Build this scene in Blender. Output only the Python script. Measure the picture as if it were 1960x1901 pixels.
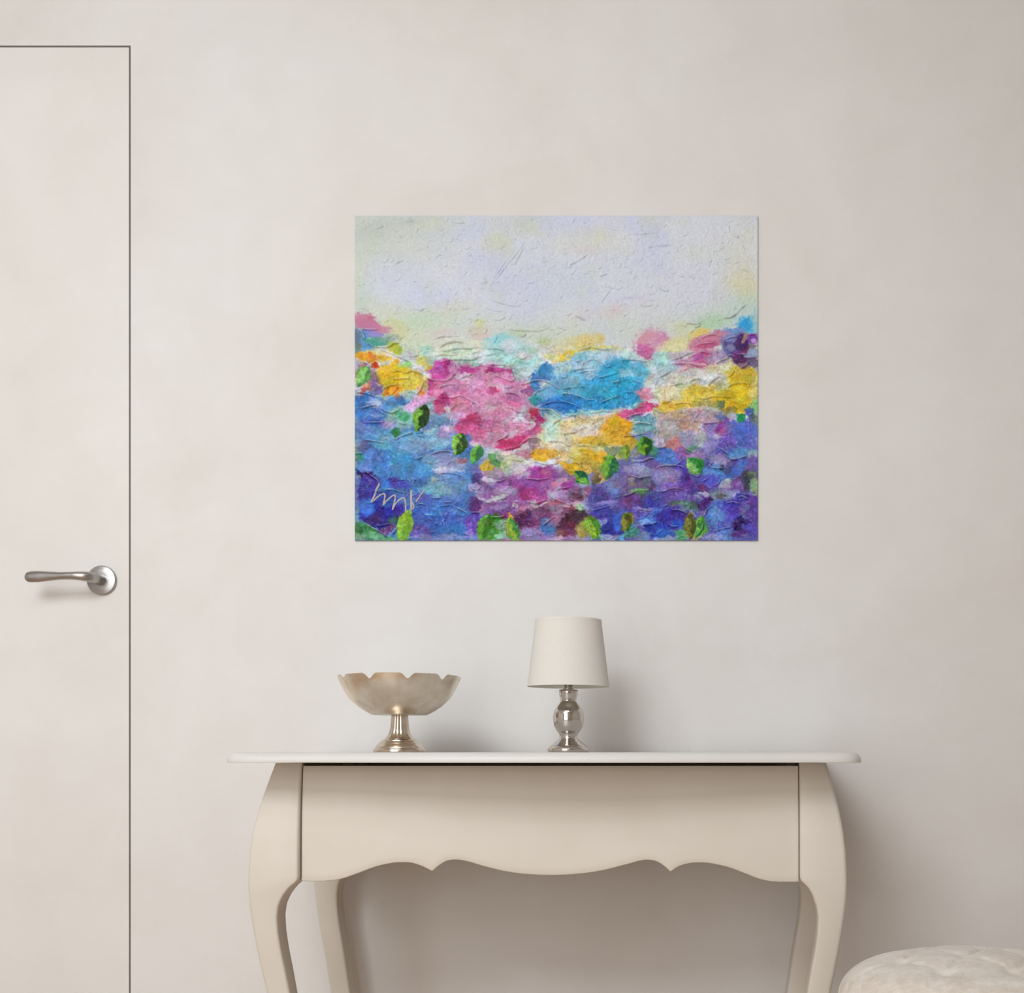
import bpy, bmesh, math
import numpy as np
from mathutils import Vector, Matrix

# ------------------------------------------------------------------ scene, camera, light
for o in list(bpy.data.objects):
    bpy.data.objects.remove(o, do_unlink=True)
S = bpy.context.scene
COL = S.collection

F = 2500.0                      # focal length in photo pixels
PX, PY = 1330.0, 1442.0         # principal point (vanishing point of the depth direction)
DW = 2.42                       # camera to back wall, metres (wall plane is y = 0)
CZ = 0.7485                     # camera height, level with the table top

cd = bpy.data.cameras.new('camera')
cam = bpy.data.objects.new('camera', cd); COL.objects.link(cam)
cam.location = (0, -DW, CZ)
cam.rotation_euler = (math.radians(90), 0, 0)
cd.sensor_fit = 'HORIZONTAL'; cd.sensor_width = 36.0
cd.lens = F / 1960.0 * 36.0
cd.shift_x = (980.0 - PX) / 1960.0
cd.shift_y = (PY - 950.5) / 1960.0
cd.clip_start = 0.01
S.camera = cam

w = bpy.data.worlds.new('world'); S.world = w; w.use_nodes = True
w.node_tree.nodes['Background'].inputs[0].default_value = (0.8, 0.85, 1.0, 1)
w.node_tree.nodes['Background'].inputs[1].default_value = 0.3

def area(name, loc, target, sx, sy, power, col, spread=180):
    l = bpy.data.lights.new(name, 'AREA'); l.shape = 'RECTANGLE'; l.size = sx; l.size_y = sy
    l.energy = power; l.color = col; l.spread = math.radians(spread)
    o = bpy.data.objects.new(name, l); COL.objects.link(o)
    o.location = loc
    o.rotation_euler = (Vector(target) - Vector(loc)).to_track_quat('-Z', 'Y').to_euler()
    return o
area('key_light', (-1.15, -2.9, 2.5), (-0.85, 0.0, 1.05), 1.5, 1.1, 22, (0.92, 0.972, 1.0), 112)
area('ceiling_fill_light', (-0.5, -2.6, 2.66), (-0.5, -2.6, 0.0), 1.4, 1.0, 17, (0.95, 0.98, 1.0))  # unseen fill added overhead to raise the warm floor bounce
area('added_fill_light', (-1.2, -3.92, 1.15), (-1.2, 0.0, 1.15), 1.8, 1.9, 37, (0.94, 0.98, 1.0))  # unseen soft fill added behind the camera to lift the shadows

vs = S.view_settings
vs.view_transform = 'Standard'; vs.look = 'None'; vs.exposure = 0.05; vs.gamma = 1.0
vs.use_curve_mapping = False

# ------------------------------------------------------------------ helpers
def lin(c):
    c = np.asarray(c, dtype=float) / 255.0
    return np.where(c <= 0.04045, c / 12.92, ((c + 0.055) / 1.055) ** 2.4)
def hx(s):
    return np.array([int(s[i:i+2], 16) for i in (0, 2, 4)], dtype=float)

def px(x, y, D):
    """photo pixel at camera distance D -> world point"""
    return Vector(((x - PX) * D / F, D - DW, CZ + (PY - y) * D / F))

def obj(name, me, mat=None, parent=None, smooth=True):
    if isinstance(me, bmesh.types.BMesh):
        m = bpy.data.meshes.new(name); me.normal_update(); me.to_mesh(m); me.free(); me = m
    o = bpy.data.objects.new(name, me); COL.objects.link(o)
    if mat: me.materials.append(mat)
    if smooth:
        for p in me.polygons: p.use_smooth = True
    if parent: o.parent = parent
    return o
def tag(o, label=None, cat=None, kind=None):
    if label: o['label'] = label
    if cat: o['category'] = cat
    if kind: o['kind'] = kind
    return o
def empty(name, loc):
    o = bpy.data.objects.new(name, None); COL.objects.link(o); o.location = loc
    o.empty_display_size = 0.05
    return o
def sharp(o, ang=35):
    m = o.modifiers.new('edge_split', 'EDGE_SPLIT'); m.split_angle = math.radians(ang)
    return o
def box(bm, x0, x1, y0, y1, z0, z1):
    v = [bm.verts.new((x, y, z)) for z in (z0, z1) for (x, y) in ((x0, y0), (x1, y0), (x1, y1), (x0, y1))]
    for f in ((3, 2, 1, 0), (4, 5, 6, 7), (0, 1, 5, 4), (1, 2, 6, 5), (2, 3, 7, 6), (3, 0, 4, 7)):
        bm.faces.new([v[i] for i in f])
def loft(bm, rings, cap=True, closed=True):
    R = [[bm.verts.new(p) for p in r] for r in rings]
    n = len(R[0])
    for a, b in zip(R, R[1:]):
        for i in range(n if closed else n - 1):
            j = (i + 1) % n
            bm.faces.new((a[i], a[j], b[j], b[i]))
    if cap:
        bm.faces.new(R[0][::-1]); bm.faces.new(R[-1])
    return R
def lathe(prof, n=64):
    """prof: list of (r, z); r may be 0 at the ends"""
    bm = bmesh.new()
    rings = []
    for r, z in prof:
        if r < 1e-6: rings.append([bm.verts.new((0, 0, z))])
        else: rings.append([bm.verts.new((r * math.cos(t), r * math.sin(t), z)) for t in np.linspace(0, 2 * math.pi, n, endpoint=False)])
    for a, b in zip(rings, rings[1:]):
        for i in range(n):
            j = (i + 1) % n
            if len(a) == 1 and len(b) == 1: continue
            if len(a) == 1: bm.faces.new((a[0], b[j], b[i]))
            elif len(b) == 1: bm.faces.new((a[i], a[j], b[0]))
            else: bm.faces.new((a[i], a[j], b[j], b[i]))
    bmesh.ops.recalc_face_normals(bm, faces=bm.faces)
    return bm
def smooth_curve(pts, n=8):
    """Catmull-Rom through points"""
    P = np.asarray(pts, dtype=float)
    if len(P) < 3: 
        return np.array([P[0] + (P[-1] - P[0]) * t for t in np.linspace(0, 1, n + 1)])
    Q = np.vstack([2 * P[0] - P[1], P, 2 * P[-1] - P[-2]])
    out = []
    for i in range(1, len(Q) - 2):
        p0, p1, p2, p3 = Q[i - 1], Q[i], Q[i + 1], Q[i + 2]
        for t in np.linspace(0, 1, n, endpoint=False):
            out.append(0.5 * (2 * p1 + (p2 - p0) * t + (2 * p0 - 5 * p1 + 4 * p2 - p3) * t * t + (3 * p1 - p0 - 3 * p2 + p3) * t ** 3))
    out.append(Q[-2])
    return np.array(out)
def interp(z, tab):
    """monotone table lookup: tab = [(z, v), ...] in falling z"""
    zs = [t[0] for t in tab][::-1]; vv = [t[1] for t in tab][::-1]
    return float(np.interp(z, zs, vv))

# ------------------------------------------------------------------ materials
def mat(name, col=(0.8, 0.8, 0.8), rough=0.5, metal=0.0, **kw):
    m = bpy.data.materials.new(name); m.use_nodes = True
    b = m.node_tree.nodes['Principled BSDF']
    b.inputs['Base Color'].default_value = (*col, 1)
    b.inputs['Roughness'].default_value = rough
    b.inputs['Metallic'].default_value = metal
    for k, v in kw.items(): b.inputs[k].default_value = v
    return m, m.node_tree.nodes, m.node_tree.links, b
def noise(N, L, scale, detail=4, rough=0.55, vec=None, dist=0.0):
    n = N.new('ShaderNodeTexNoise'); n.inputs['Scale'].default_value = scale
    n.inputs['Detail'].default_value = detail; n.inputs['Roughness'].default_value = rough
    n.inputs['Distortion'].default_value = dist
    if vec: L.new(vec, n.inputs['Vector'])
    return n
def ramp(N, L, fac, stops):
    r = N.new('ShaderNodeValToRGB'); L.new(fac, r.inputs[0])
    e = r.color_ramp.elements
    while len(e) < len(stops): e.new(0.5)
    for el, (p, c) in zip(e, stops): el.position = p; el.color = (*c, 1)
    return r
def mixc(N, L, fac, a, b, mode='MIX'):
    m = N.new('ShaderNodeMix'); m.data_type = 'RGBA'; m.blend_type = mode
    if isinstance(fac, float): m.inputs[0].default_value = fac
    else: L.new(fac, m.inputs[0])
    for s, v in ((6, a), (7, b)):
        if isinstance(v, tuple): m.inputs[s].default_value = (*v, 1)
        else: L.new(v, m.inputs[s])
    return m.outputs[2]
def bump(N, L, b, height, strength, dist):
    n = N.new('ShaderNodeBump'); n.inputs['Strength'].default_value = strength; n.inputs['Distance'].default_value = dist
    L.new(height, n.inputs['Height']); L.new(n.outputs[0], b.inputs['Normal'])

def plaster(name, c0, c1, c2):
    m, N, L, b = mat(name, c0, 0.85)
    tc = N.new('ShaderNodeTexCoord')
    n1 = noise(N, L, 1.7, 6, 0.6, tc.outputs['Object'], 0.6)
    n2 = noise(N, L, 6.5, 5, 0.6, tc.outputs['Object'], 0.3)
    r1 = ramp(N, L, n1.outputs['Fac'], [(0.36, c1), (0.5, c0), (0.64, c2)])
    r2 = ramp(N, L, n2.outputs['Fac'], [(0.3, (0.955, 0.945, 0.94)), (0.7, (1.0, 1.0, 1.0))])
    L.new(mixc(N, L, 1.0, r1.outputs[0], r2.outputs[0], 'MULTIPLY'), b.inputs['Base Color'])
    n3 = noise(N, L, 220, 3, 0.6, tc.outputs['Object'])
    bump(N, L, b, n3.outputs['Fac'], 0.15, 0.001)
    b.inputs['Specular IOR Level'].default_value = 0.25
    return m
WALL = plaster('wall_plaster', (0.765, 0.745, 0.728), (0.738, 0.708, 0.684), (0.775, 0.763, 0.752))
DOOR = plaster('door_paint', (0.770, 0.749, 0.728), (0.750, 0.724, 0.696), (0.780, 0.768, 0.750))
CEIL = mat('ceiling_paint', (0.78, 0.76, 0.73), 0.9)[0]

def wood_floor():
    m, N, L, b = mat('floor_wood', (0.42, 0.27, 0.16), 0.45)
    tc = N.new('ShaderNodeTexCoord'); mp = N.new('ShaderNodeMapping'); mp.inputs['Scale'].default_value = (1.5, 14, 1)
    L.new(tc.outputs['Object'], mp.inputs[0])
    n = noise(N, L, 4, 6, 0.6, mp.outputs[0], 0.8)
    r = ramp(N, L, n.outputs['Fac'], [(0.3, (0.54, 0.36, 0.22)), (0.7, (0.64, 0.46, 0.31))])
    L.new(r.outputs[0], b.inputs['Base Color'])
    return m
FLOOR = wood_floor()

def lacquer(name, c0, c1):
    m, N, L, b = mat(name, c0, 0.38)
    tc = N.new('ShaderNodeTexCoord')
    n = noise(N, L, 9, 4, 0.5, tc.outputs['Object'])
    r = ramp(N, L, n.outputs['Fac'], [(0.3, c0), (0.7, c1)])
    L.new(r.outputs[0], b.inputs['Base Color'])
    b.inputs['Specular IOR Level'].default_value = 0.4
    return m
LACQ = lacquer('cream_lacquer', (0.665, 0.608, 0.535), (0.695, 0.642, 0.572))
TOPL = lacquer('white_lacquer', (0.660, 0.640, 0.612), (0.690, 0.672, 0.648))
DARKWOOD = mat('raw_board', (0.16, 0.11, 0.075), 0.8)[0]

def brushed(name, c0, c1, rough, scale=(1, 1, 1), ns=25, spots=False):
    m, N, L, b = mat(name, c0, rough, 1.0)
    tc = N.new('ShaderNodeTexCoord'); mp = N.new('ShaderNodeMapping'); mp.inputs['Scale'].default_value = scale
    L.new(tc.outputs['Object'], mp.inputs[0])
    n = noise(N, L, ns, 5, 0.6, mp.outputs[0], 0.3)
    r = ramp(N, L, n.outputs['Fac'], [(0.32, c0), (0.68, c1)])
    L.new(r.outputs[0], b.inputs['Base Color'])
    rr = N.new('ShaderNodeMapRange'); rr.inputs[3].default_value = rough * 0.8; rr.inputs[4].default_value = rough * 1.25
    L.new(n.outputs['Fac'], rr.inputs[0]); L.new(rr.outputs[0], b.inputs['Roughness'])
    n2 = noise(N, L, 140, 3, 0.6, mp.outputs[0])
    bump(N, L, b, n2.outputs['Fac'], 0.06, 0.001)
    return m
NICKEL = brushed('satin_nickel', (0.37, 0.355, 0.345), (0.44, 0.425, 0.415), 0.3, (1, 1, 6), 30)
SILVER = brushed('antique_silver', (0.68, 0.575, 0.465), (0.86, 0.77, 0.65), 0.27, (1, 1, 1), 26)
SILVER2 = brushed('polished_silver', (0.60, 0.51, 0.42), (0.72, 0.64, 0.55), 0.2, (1, 1, 1), 32)
CHROME = mat('mirror_glaze', (0.60, 0.555, 0.515), 0.05, 1.0)[0]
STEEL = mat('socket_metal', (0.45, 0.42, 0.38), 0.35, 1.0)[0]

def linen():
    m, N, L, b = mat('shade_linen', (0.82, 0.79, 0.74), 0.9)
    tc = N.new('ShaderNodeTexCoord'); 
    g = N.new('ShaderNodeSeparateXYZ'); L.new(tc.outputs['Object'], g.inputs[0])
    at = N.new('ShaderNodeMath'); at.operation = 'ARCTAN2'
    L.new(g.outputs[1], at.inputs[0]); L.new(g.outputs[0], at.inputs[1])
    cb = N.new('ShaderNodeCombineXYZ'); L.new(at.outputs[0], cb.inputs[0])
    mz = N.new('ShaderNodeMath'); mz.operation = 'MULTIPLY'; mz.inputs[1].default_value = 2.0
    L.new(g.outputs[2], mz.inputs[0]); L.new(mz.outputs[0], cb.inputs[2])
    n = noise(N, L, 45, 2, 0.5, cb.outputs[0])
    r = ramp(N, L, n.outputs['Fac'], [(0.3, (0.725, 0.685, 0.63)), (0.7, (0.75, 0.715, 0.665))])
    L.new(r.outputs[0], b.inputs['Base Color'])
    bump(N, L, b, n.outputs['Fac'], 0.08, 0.0004)
    b.inputs['Specular IOR Level'].default_value = 0.15
    return m
LINEN = linen()
SHADE_IN = mat('shade_lining', (0.84, 0.80, 0.70), 0.8)[0]
GLASSW = mat('bulb_opal', (0.85, 0.84, 0.80), 0.25)[0]

def velvet():
    m, N, L, b = mat('cream_velvet', (0.78, 0.72, 0.65), 0.75)
    tc = N.new('ShaderNodeTexCoord')
    n = noise(N, L, 14, 5, 0.65, tc.outputs['Object'], 0.8)
    n2 = noise(N, L, 95, 4, 0.7, tc.outputs['Object'], 0.5)
    r = ramp(N, L, n.outputs['Fac'], [(0.3, (0.68, 0.585, 0.50)), (0.52, (0.77, 0.705, 0.64)), (0.72, (0.85, 0.82, 0.78))])
    r2 = ramp(N, L, n2.outputs['Fac'], [(0.3, (0.84, 0.83, 0.82)), (0.7, (1, 1, 1))])
    L.new(mixc(N, L, 1.0, r.outputs[0], r2.outputs[0], 'MULTIPLY'), b.inputs['Base Color'])
    b.inputs['Sheen Weight'].default_value = 0.35; b.inputs['Sheen Roughness'].default_value = 0.4
    bump(N, L, b, n2.outputs['Fac'], 0.55, 0.003)
    return m
VELVET = velvet()

# ------------------------------------------------------------------ the room
XL, XR, YF, ZC = -2.7, 1.9, -4.0, 2.72
DX0, DX1, DZ1 = -1.905, px(246.5, 0, DW).x, px(0, 90.5, DW).z      # door leaf
GAP = 0.0034
bm = bmesh.new()
box(bm, DX1 + GAP, XR, 0, 0.14, 0, ZC)
box(bm, XL, DX0 - GAP, 0, 0.14, 0, ZC)
box(bm, DX0 - GAP, DX1 + GAP, 0, 0.14, DZ1 + GAP, ZC)
tag(obj('wall_back', bm, WALL, smooth=False), 'pale greige plaster wall behind the console table', kind='structure')
for nm, b6, m, lb in (('wall_left', (XL - .1, XL, YF, .14, 0, ZC), WALL, 'plain plaster side wall beyond the door'),
                      ('wall_right', (XR, XR + .1, YF, .14, 0, ZC), WALL, 'plain plaster side wall beyond the stool'),
                      ('wall_front', (XL - .1, XR + .1, YF - .1, YF, 0, ZC), WALL, 'plain plaster wall opposite the painting'),
                      ('floor', (XL - .1, XR + .1, YF - .1, .14, -.08, 0), FLOOR, 'warm brown wooden floor'),
                      ('ceiling', (XL - .1, XR + .1, YF - .1, .14, ZC, ZC + .08), CEIL, 'plain white painted ceiling')):
    bm = bmesh.new(); box(bm, *b6)
    tag(obj(nm, bm, m, smooth=False), lb, kind='structure')

added_win = tag(empty('added_window', (-1.2, YF, 1.15)), 'added unseen window with dark frame opposite the painting', kind='structure')  # invented window around the fill light, for chrome reflections
for nm, b6 in (('added_window_frame', (-1.0, -.9, 0, .13, -1.05, 1.05)), ('added_window_frame', (.9, 1.0, 0, .13, -1.05, 1.05)), ('added_window_frame', (-.9, .9, 0, .13, .95, 1.05)), ('added_window_sill', (-1.05, 1.05, 0, .17, -1.05, -.95)),
               ('added_mullion', (-.34, -.26, .10, .13, -.95, .95)), ('added_mullion', (.26, .34, .10, .13, -.95, .95)), ('added_transom', (-.9, .9, .10, .128, .30, .36))):
    bm = bmesh.new(); box(bm, *b6); obj(nm, bm, DARKWOOD, added_win, smooth=False)
door = tag(empty('door_1', ((DX0 + DX1) / 2, 0, 0)), 'flush frameless door in wall colour with lever handle', kind='structure')
bm = bmesh.new(); box(bm, DX0 - door.location.x, DX1 - door.location.x, 0.0005, 0.042, 0.004, DZ1)
obj('door_leaf', bm, DOOR, door, smooth=False)
bm = bmesh.new()      # hidden jamb that closes the gap behind the leaf
a, b_ = DX0 - GAP - door.location.x, DX1 + GAP - door.location.x
box(bm, b_ - .03, b_, .045, .07, 0, DZ1 + GAP); box(bm, a, a + .03, .045, .07, 0, DZ1 + GAP); box(bm, a + .03, b_ - .03, .045, .07, DZ1 + GAP - .03, DZ1 + GAP)
obj('door_stop', bm, DARKWOOD, door, smooth=False)

# door handle (sub-parts: rose and lever)
hc = px(193.7, 1110.6, DW - .005)
hl = Vector((hc.x - door.location.x, 0, hc.z))
rose = lathe([(0, 0), (.0268, 0), (.0270, .0010), (.0270, .0046), (.0265, .0056), (.0252, .0062), (.0243, .0060), (.0236, .0063), (.012, .0070), (0, .0070)], 64)
bmesh.ops.rotate(rose, verts=rose.verts, cent=(0, 0, 0), matrix=Matrix.Rotation(math.radians(90), 3, 'X'))
bmesh.ops.translate(rose, verts=rose.verts, vec=hl)
hr = sharp(obj('door_handle', rose, NICKEL, door), 40); hr['label'] = 'satin nickel lever handle on a round rose'
path = smooth_curve([(0, -.006, 0), (-.0003, -.022, 0), (-.0008, -.034, 0), (-.004, -.044, .0005), (-.012, -.0505, .001), (-.024, -.0535, .0014), (-.040, -.0545, .0014), (-.060, -.0545, .0008), (-.080, -.0545, .0002), (-.096, -.0545, -.0004), (-.107, -.0545, -.0008), (-.1130, -.0545, -.001), (-.1160, -.0545, -.001)], 6)
srad = np.linspace(0, 1, len(path))
seg = np.r_[0, np.cumsum(np.linalg.norm(np.diff(path, axis=0), axis=1))]; seg /= seg[-1]
ra = np.interp(seg, [0, .10, .22, .34, .45, .58, .72, .85, .93, .97, .99, 1], [.0105, .0103, .0099, .0084, .0071, .0069, .0087, .0104, .0102, .0086, .0056, .0012])   # vertical
rb = np.interp(seg, [0, .10, .22, .34, .45, .58, .72, .85, .93, .97, .99, 1], [.0100, .0098, .0092, .0078, .0066, .0060, .0062, .0064, .0060, .0050, .0034, .0010])
rings = []
for i, p in enumerate(path):
    t = Vector(path[min(i + 1, len(path) - 1)] - path[max(i - 1, 0)]).normalized()
    up = Vector((0, 0, 1)); side = t.cross(up).normalized(); up2 = side.cross(t).normalized()
    rings.append([Vector(p) + hl + up2 * (ra[i] * math.sin(k)) + side * (rb[i] * math.cos(k)) for k in np.linspace(0, 2 * math.pi, 24, endpoint=False)])
bm = bmesh.new(); loft(bm, rings); bmesh.ops.recalc_face_normals(bm, faces=bm.faces)
lv = obj('lever', bm, NICKEL, hr)

# ------------------------------------------------------------------ console table
TX = (1047.5 - PX) * 2.0 / F            # table centre
TZ = 0.75
table = tag(empty('console_table', (TX, -0.25, 0)), 'cream lacquered console table with cabriole legs and scalloped apron', 'table')
def T(x, y, z): return (x, y + 0.25, z)

# top: outline seen from above, then rounded edge rings
def top_outline():
    half = [(0, -.524), (.08, -.522), (.17, -.515), (.26, -.505), (.34, -.498), (.40, -.495), (.435, -.493), (.457, -.487), (.470, -.475), (.476, -.457), (.477, -.43), (.474, -.36), (.468, -.27), (.463, -.18), (.460, -.08), (.459, -.016)]
    c = smooth_curve(half, 5)
    right = [tuple(p) for p in c]
    left = [(-x, y) for x, y in right[::-1]][:-1]
    return np.array(left + right)
OUT = top_outline()
tang = np.roll(OUT, -1, 0) - np.roll(OUT, 1, 0)
tang[0] = OUT[1] - OUT[0]; tang[-1] = OUT[-1] - OUT[-2]
nrm = np.c_[tang[:, 1], -tang[:, 0]]; nrm /= np.linalg.norm(nrm, axis=1)[:, None]
cen = np.array([0, -.25])
flip = np.sign(((OUT - cen) * nrm).sum(1))[:, None]; nrm *= flip
bm = bmesh.new()
prof = [(.03, .7345), (.0012, .7345), (.0003, .7348), (.0, .7358), (.0003, .7395), (.0018, .7440), (.0045, .7472), (.008, .7492), (.012, .7499), (.03, .75)]
rings = []
for ins, z in prof:
    P = OUT - nrm * ins
    P[:, 1] = np.minimum(P[:, 1], -.016 - ins)
    rings.append([T(x, y, z) for x, y in P])
loft(bm, rings); bmesh.ops.recalc_face_normals(bm, faces=bm.faces)
tag(sharp(obj('table_top', bm, TOPL, table), 50), 'glossy off-white table top with a rounded edge')

# legs
OUTER = [(.7334, .4265), (.717, .432), (.686, .4405), (.658, .448), (.627, .4543), (.598, .4578), (.565, .4593), (.550, .4596), (.532, .4592), (.514, .4582), (.486, .455), (.4445, .4487), (.410, .4425), (.3845, .4373), (.30, .4235), (.22, .4135), (.14, .408), (.08, .409), (.04, .415), (.015, .4215), (0, .4225)]
INNER = [(.7334, .3845), (.5545, .3845), (.5517, .3865), (.543, .3975), (.530, .4062), (.513, .413), (.496, .4155), (.4725, .4145), (.4445, .411), (.410, .405), (.382, .4005), (.30, .388), (.22, .3795), (.14, .3755), (.08, .3755), (.04, .378), (.015, .380), (0, .380)]
FRONT = [(.7334, .020), (.70, .012), (.66, .006), (.62, .002), (.58, 0), (.54, 0), (.50, .003), (.45, .008), (.40, .014), (.30, .024), (.2, .030), (.1, .031), (.04, .026), (0, .022)]
ZS = sorted(set([z for z, _ in OUTER] + [z for z, _ in INNER] + list(np.linspace(0, .7334, 60))), reverse=True)
def catm(tab):
    z = np.array([t[0] for t in tab][::-1]); v = np.array([t[1] for t in tab][::-1])
    zz = np.linspace(0, .7334, 400); vv = np.interp(zz, z, v)
    k = np.exp(-np.linspace(-2, 2, 9) ** 2); k /= k.sum()
    vp = np.r_[np.full(4, vv[0]), vv, np.full(4, vv[-1])]
    return lambda q, zz=zz, vs=np.convolve(vp, k, 'valid'): float(np.interp(q, zz, vs))
fo, fi, ff = catm(OUTER), catm(INNER), catm(FRONT)
def leg(sx, front):
    bm = bmesh.new(); rings = []
    for z in ZS:
        o_, i_ = fo(z) + sx * .0028 * min(1, max(0, (z - .62) / .1)), fi(z) + sx * .0028 * min(1, max(0, (z - .52) / .03))
        if front:
            y0 = -.42 + ff(z); dep = .049 if z > .55 else float(np.interp(z, [0, .1, .3, .55], [.040, .036, .038, .049])); y1 = y0 + dep
            if z > .552: y1 = -.371
        else:
            y0 = -.080 - ff(z) * .15; y1 = y0 + .046
        rx = min(.0065, (o_ - i_) * .3); ry = .0065
        ring = []
        for cx, cy, a0 in ((o_ - rx, y0 + ry, -90), (o_ - rx, y1 - ry, 0), (i_ + .004, y1 - .004, 90), (i_ + .004, y0 + .004, 180)):
            r1, r2 = (rx, ry) if cx > (o_ + i_) / 2 else (.004, .004)
            for a in (0, 30, 60, 90):
                t = math.radians(a0 + a)
                ring.append(T(sx * (cx + r1 * math.cos(t)), cy + r2 * math.sin(t), z))
        rings.append(ring)
    loft(bm, rings); bmesh.ops.recalc_face_normals(bm, faces=bm.faces)
    return sharp(obj('leg', bm, LACQ, table), 40)
for fr in (True, False):
    for s in (-1, 1): leg(s, fr)

# scalloped apron / drawer front, traced lower edge
DA = 2.012
low = [(572.5, 1686.5), (604, 1687.5), (634.7, 1685), (655, 1681), (685.7, 1670.3), (716, 1659), (747, 1652.3), (773.5, 1651), (790, 1653), (808, 1659.5), (825, 1668)]
low2 = [(825, 1668), (838, 1656.5), (852, 1648.5), (870, 1646), (890, 1648.5), (925, 1658.5), (965, 1668), (1005, 1673.5), (1054, 1675.5), (1100, 1673.5), (1150, 1667), (1195, 1656), (1222, 1648.5), (1240, 1646.3), (1258, 1649.5), (1272, 1658), (1284, 1669)]
low3 = [(1284, 1669), (1300, 1658.5), (1320, 1652.8), (1340, 1651.5), (1362, 1653), (1395, 1660), (1425, 1671), (1450, 1681), (1475, 1687), (1500, 1688.5), (1531.5, 1688.3)]
edge = np.vstack([smooth_curve(low, 6)[:-1], smooth_curve(low2, 6)[:-1], smooth_curve(low3, 6)])
ex = (edge[:, 0] - PX) * DA / F - TX; ez = CZ + (PY - edge[:, 1]) * DA / F
ex = np.interp(ex, [ex.min(), ex.max()], [-.3800, .3861])
ZT = CZ + (PY - 1466.0) * DA / F
def apron_y(z): return float(np.interp(z, [.54, .60, .66, .70, .74], [-.4085, -.4085, -.407, -.4035, -.398]))
bm = bmesh.new()
NR = 14
rings = []
grid_f, grid_b = [], []
for k in range(NR + 1):
    rf, rb_ = [], []
    for x, zb in zip(ex, ez):
        z = ZT + (zb - ZT) * k / NR
        rf.append(bm.verts.new(T(x, apron_y(z), z))); rb_.append(bm.verts.new(T(x, -.386, z)))
    grid_f.append(rf); grid_b.append(rb_)
n = len(ex)
for k in range(NR):
    for i in range(n - 1):
        bm.faces.new((grid_f[k][i], grid_f[k + 1][i], grid_f[k + 1][i + 1], grid_f[k][i + 1]))
        bm.faces.new((grid_b[k][i], grid_b[k][i + 1], grid_b[k + 1][i + 1], grid_b[k + 1][i]))
for i in range(n - 1):
    bm.faces.new((grid_f[0][i], grid_f[0][i + 1], grid_b[0][i + 1], grid_b[0][i]))
    bm.faces.new((grid_f[NR][i], grid_b[NR][i], grid_b[NR][i + 1], grid_f[NR][i + 1]))
for k in range(NR):
    bm.faces.new((grid_f[k][0], grid_b[k][0], grid_b[k + 1][0], grid_f[k + 1][0]))
    bm.faces.new((grid_f[k][-1], grid_f[k + 1][-1], grid_b[k + 1][-1], grid_b[k][-1]))
bmesh.ops.recalc_face_normals(bm, faces=bm.faces)
ap = obj('drawer_front', bm, LACQ, table)
bv = ap.modifiers.new('bevel', 'BEVEL'); bv.width = .0015; bv.segments = 2; bv.limit_method = 'ANGLE'; bv.angle_limit = math.radians(50)
sharp(ap, 45); ap['label'] = 'drawer front with a wavy scalloped lower edge'
# carcass sides and back, drawer box behind the front
for s in (-1, 1):
    bm = bmesh.new(); box(bm, min(s * .425, s * .405), max(s * .425, s * .405), -.372 + .25, -.078 + .25, .57, .733)
    obj('side_panel', bm, LACQ, table, smooth=False)
bm = bmesh.new(); box(bm, -.388, .388, -.066 + .25, -.048 + .25, .57, .733); obj('back_panel', bm, LACQ, table, smooth=False)
bm = bmesh.new(); box(bm, -.37, .37, -.385 + .25, -.08 + .25, .60, .608)
for s in (-1, 1): box(bm, s * .37 - .006, s * .37 + .006, -.385 + .25, -.08 + .25, .608, .715)
obj('drawer_box', bm, DARKWOOD, table, smooth=False)

# ------------------------------------------------------------------ scalloped pedestal bowl
DB = 2.17
bc = px(765, 1440, DB)
bowl = tag(empty('pedestal_bowl', (bc.x, bc.y, TZ)), 'antique silver footed bowl with scalloped rim on the console table', 'bowl')
NL, PH = 10, math.radians(-90 + 2)
def lobe(t):            # 0 in a notch, 1 on a lobe top; flat bracket-shaped lobes
    c = abs(math.cos((t - PH) * NL / 2))
    return 1.0 if c > .62 else .5 - .5 * math.cos(math.pi * (c / .62) ** .85)
bp = [(.0, .0617), (.0145, .0617), (.030, .0617), (.0445, .0620), (.0475, .0632), (.0580, .0692), (.0670, .0752), (.0745, .0815), (.0813, .0885), (.0870, .0965), (.0915, .1045), (.0955, .1125), (.0984, .1195), (.1002, .1260)]
nth = 240
bm = bmesh.new()
def bowl_ring(r, z, k, inner):
    ring = []
    f = max(0, (z - .066) / .06)
    for t in np.linspace(0, 2 * math.pi, nth, endpoint=False):
        lb = lobe(t)
        rr = r * (1 - .022 * f * (1 - lb)) - (.0016 if inner else 0)
        # upper rows are squeezed down at the notches
        zz = z - (1 - lb) * .0092 * f ** 2.2 + (.0016 if inner and k < 5 else 0)
        ring.append((rr * math.cos(t), rr * math.sin(t), zz))
    return ring
outer = [bowl_ring(max(r, .0005), z, k, False) for k, (r, z) in enumerate(bp)]
inner = [bowl_ring(max(r, .0025), z, k, True) for k, (r, z) in enumerate(bp)][::-1]
lip = [[((a[0] + b[0]) / 2, (a[1] + b[1]) / 2, a[2] + .0007) for a, b in zip(outer[-1], inner[0])]]
loft(bm, outer + lip + inner); bmesh.ops.recalc_face_normals(bm, faces=bm.faces)
sharp(obj('dish', bm, SILVER, bowl), 35)
fp = smooth_curve([(.0140, .0617), (.0144, .0560), (.0149, .0490), (.0156, .0425), (.0168, .0360), (.0190, .0300), (.0222, .0250), (.0265, .0212)], 4)
bm = bmesh.new(); rings = []
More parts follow.
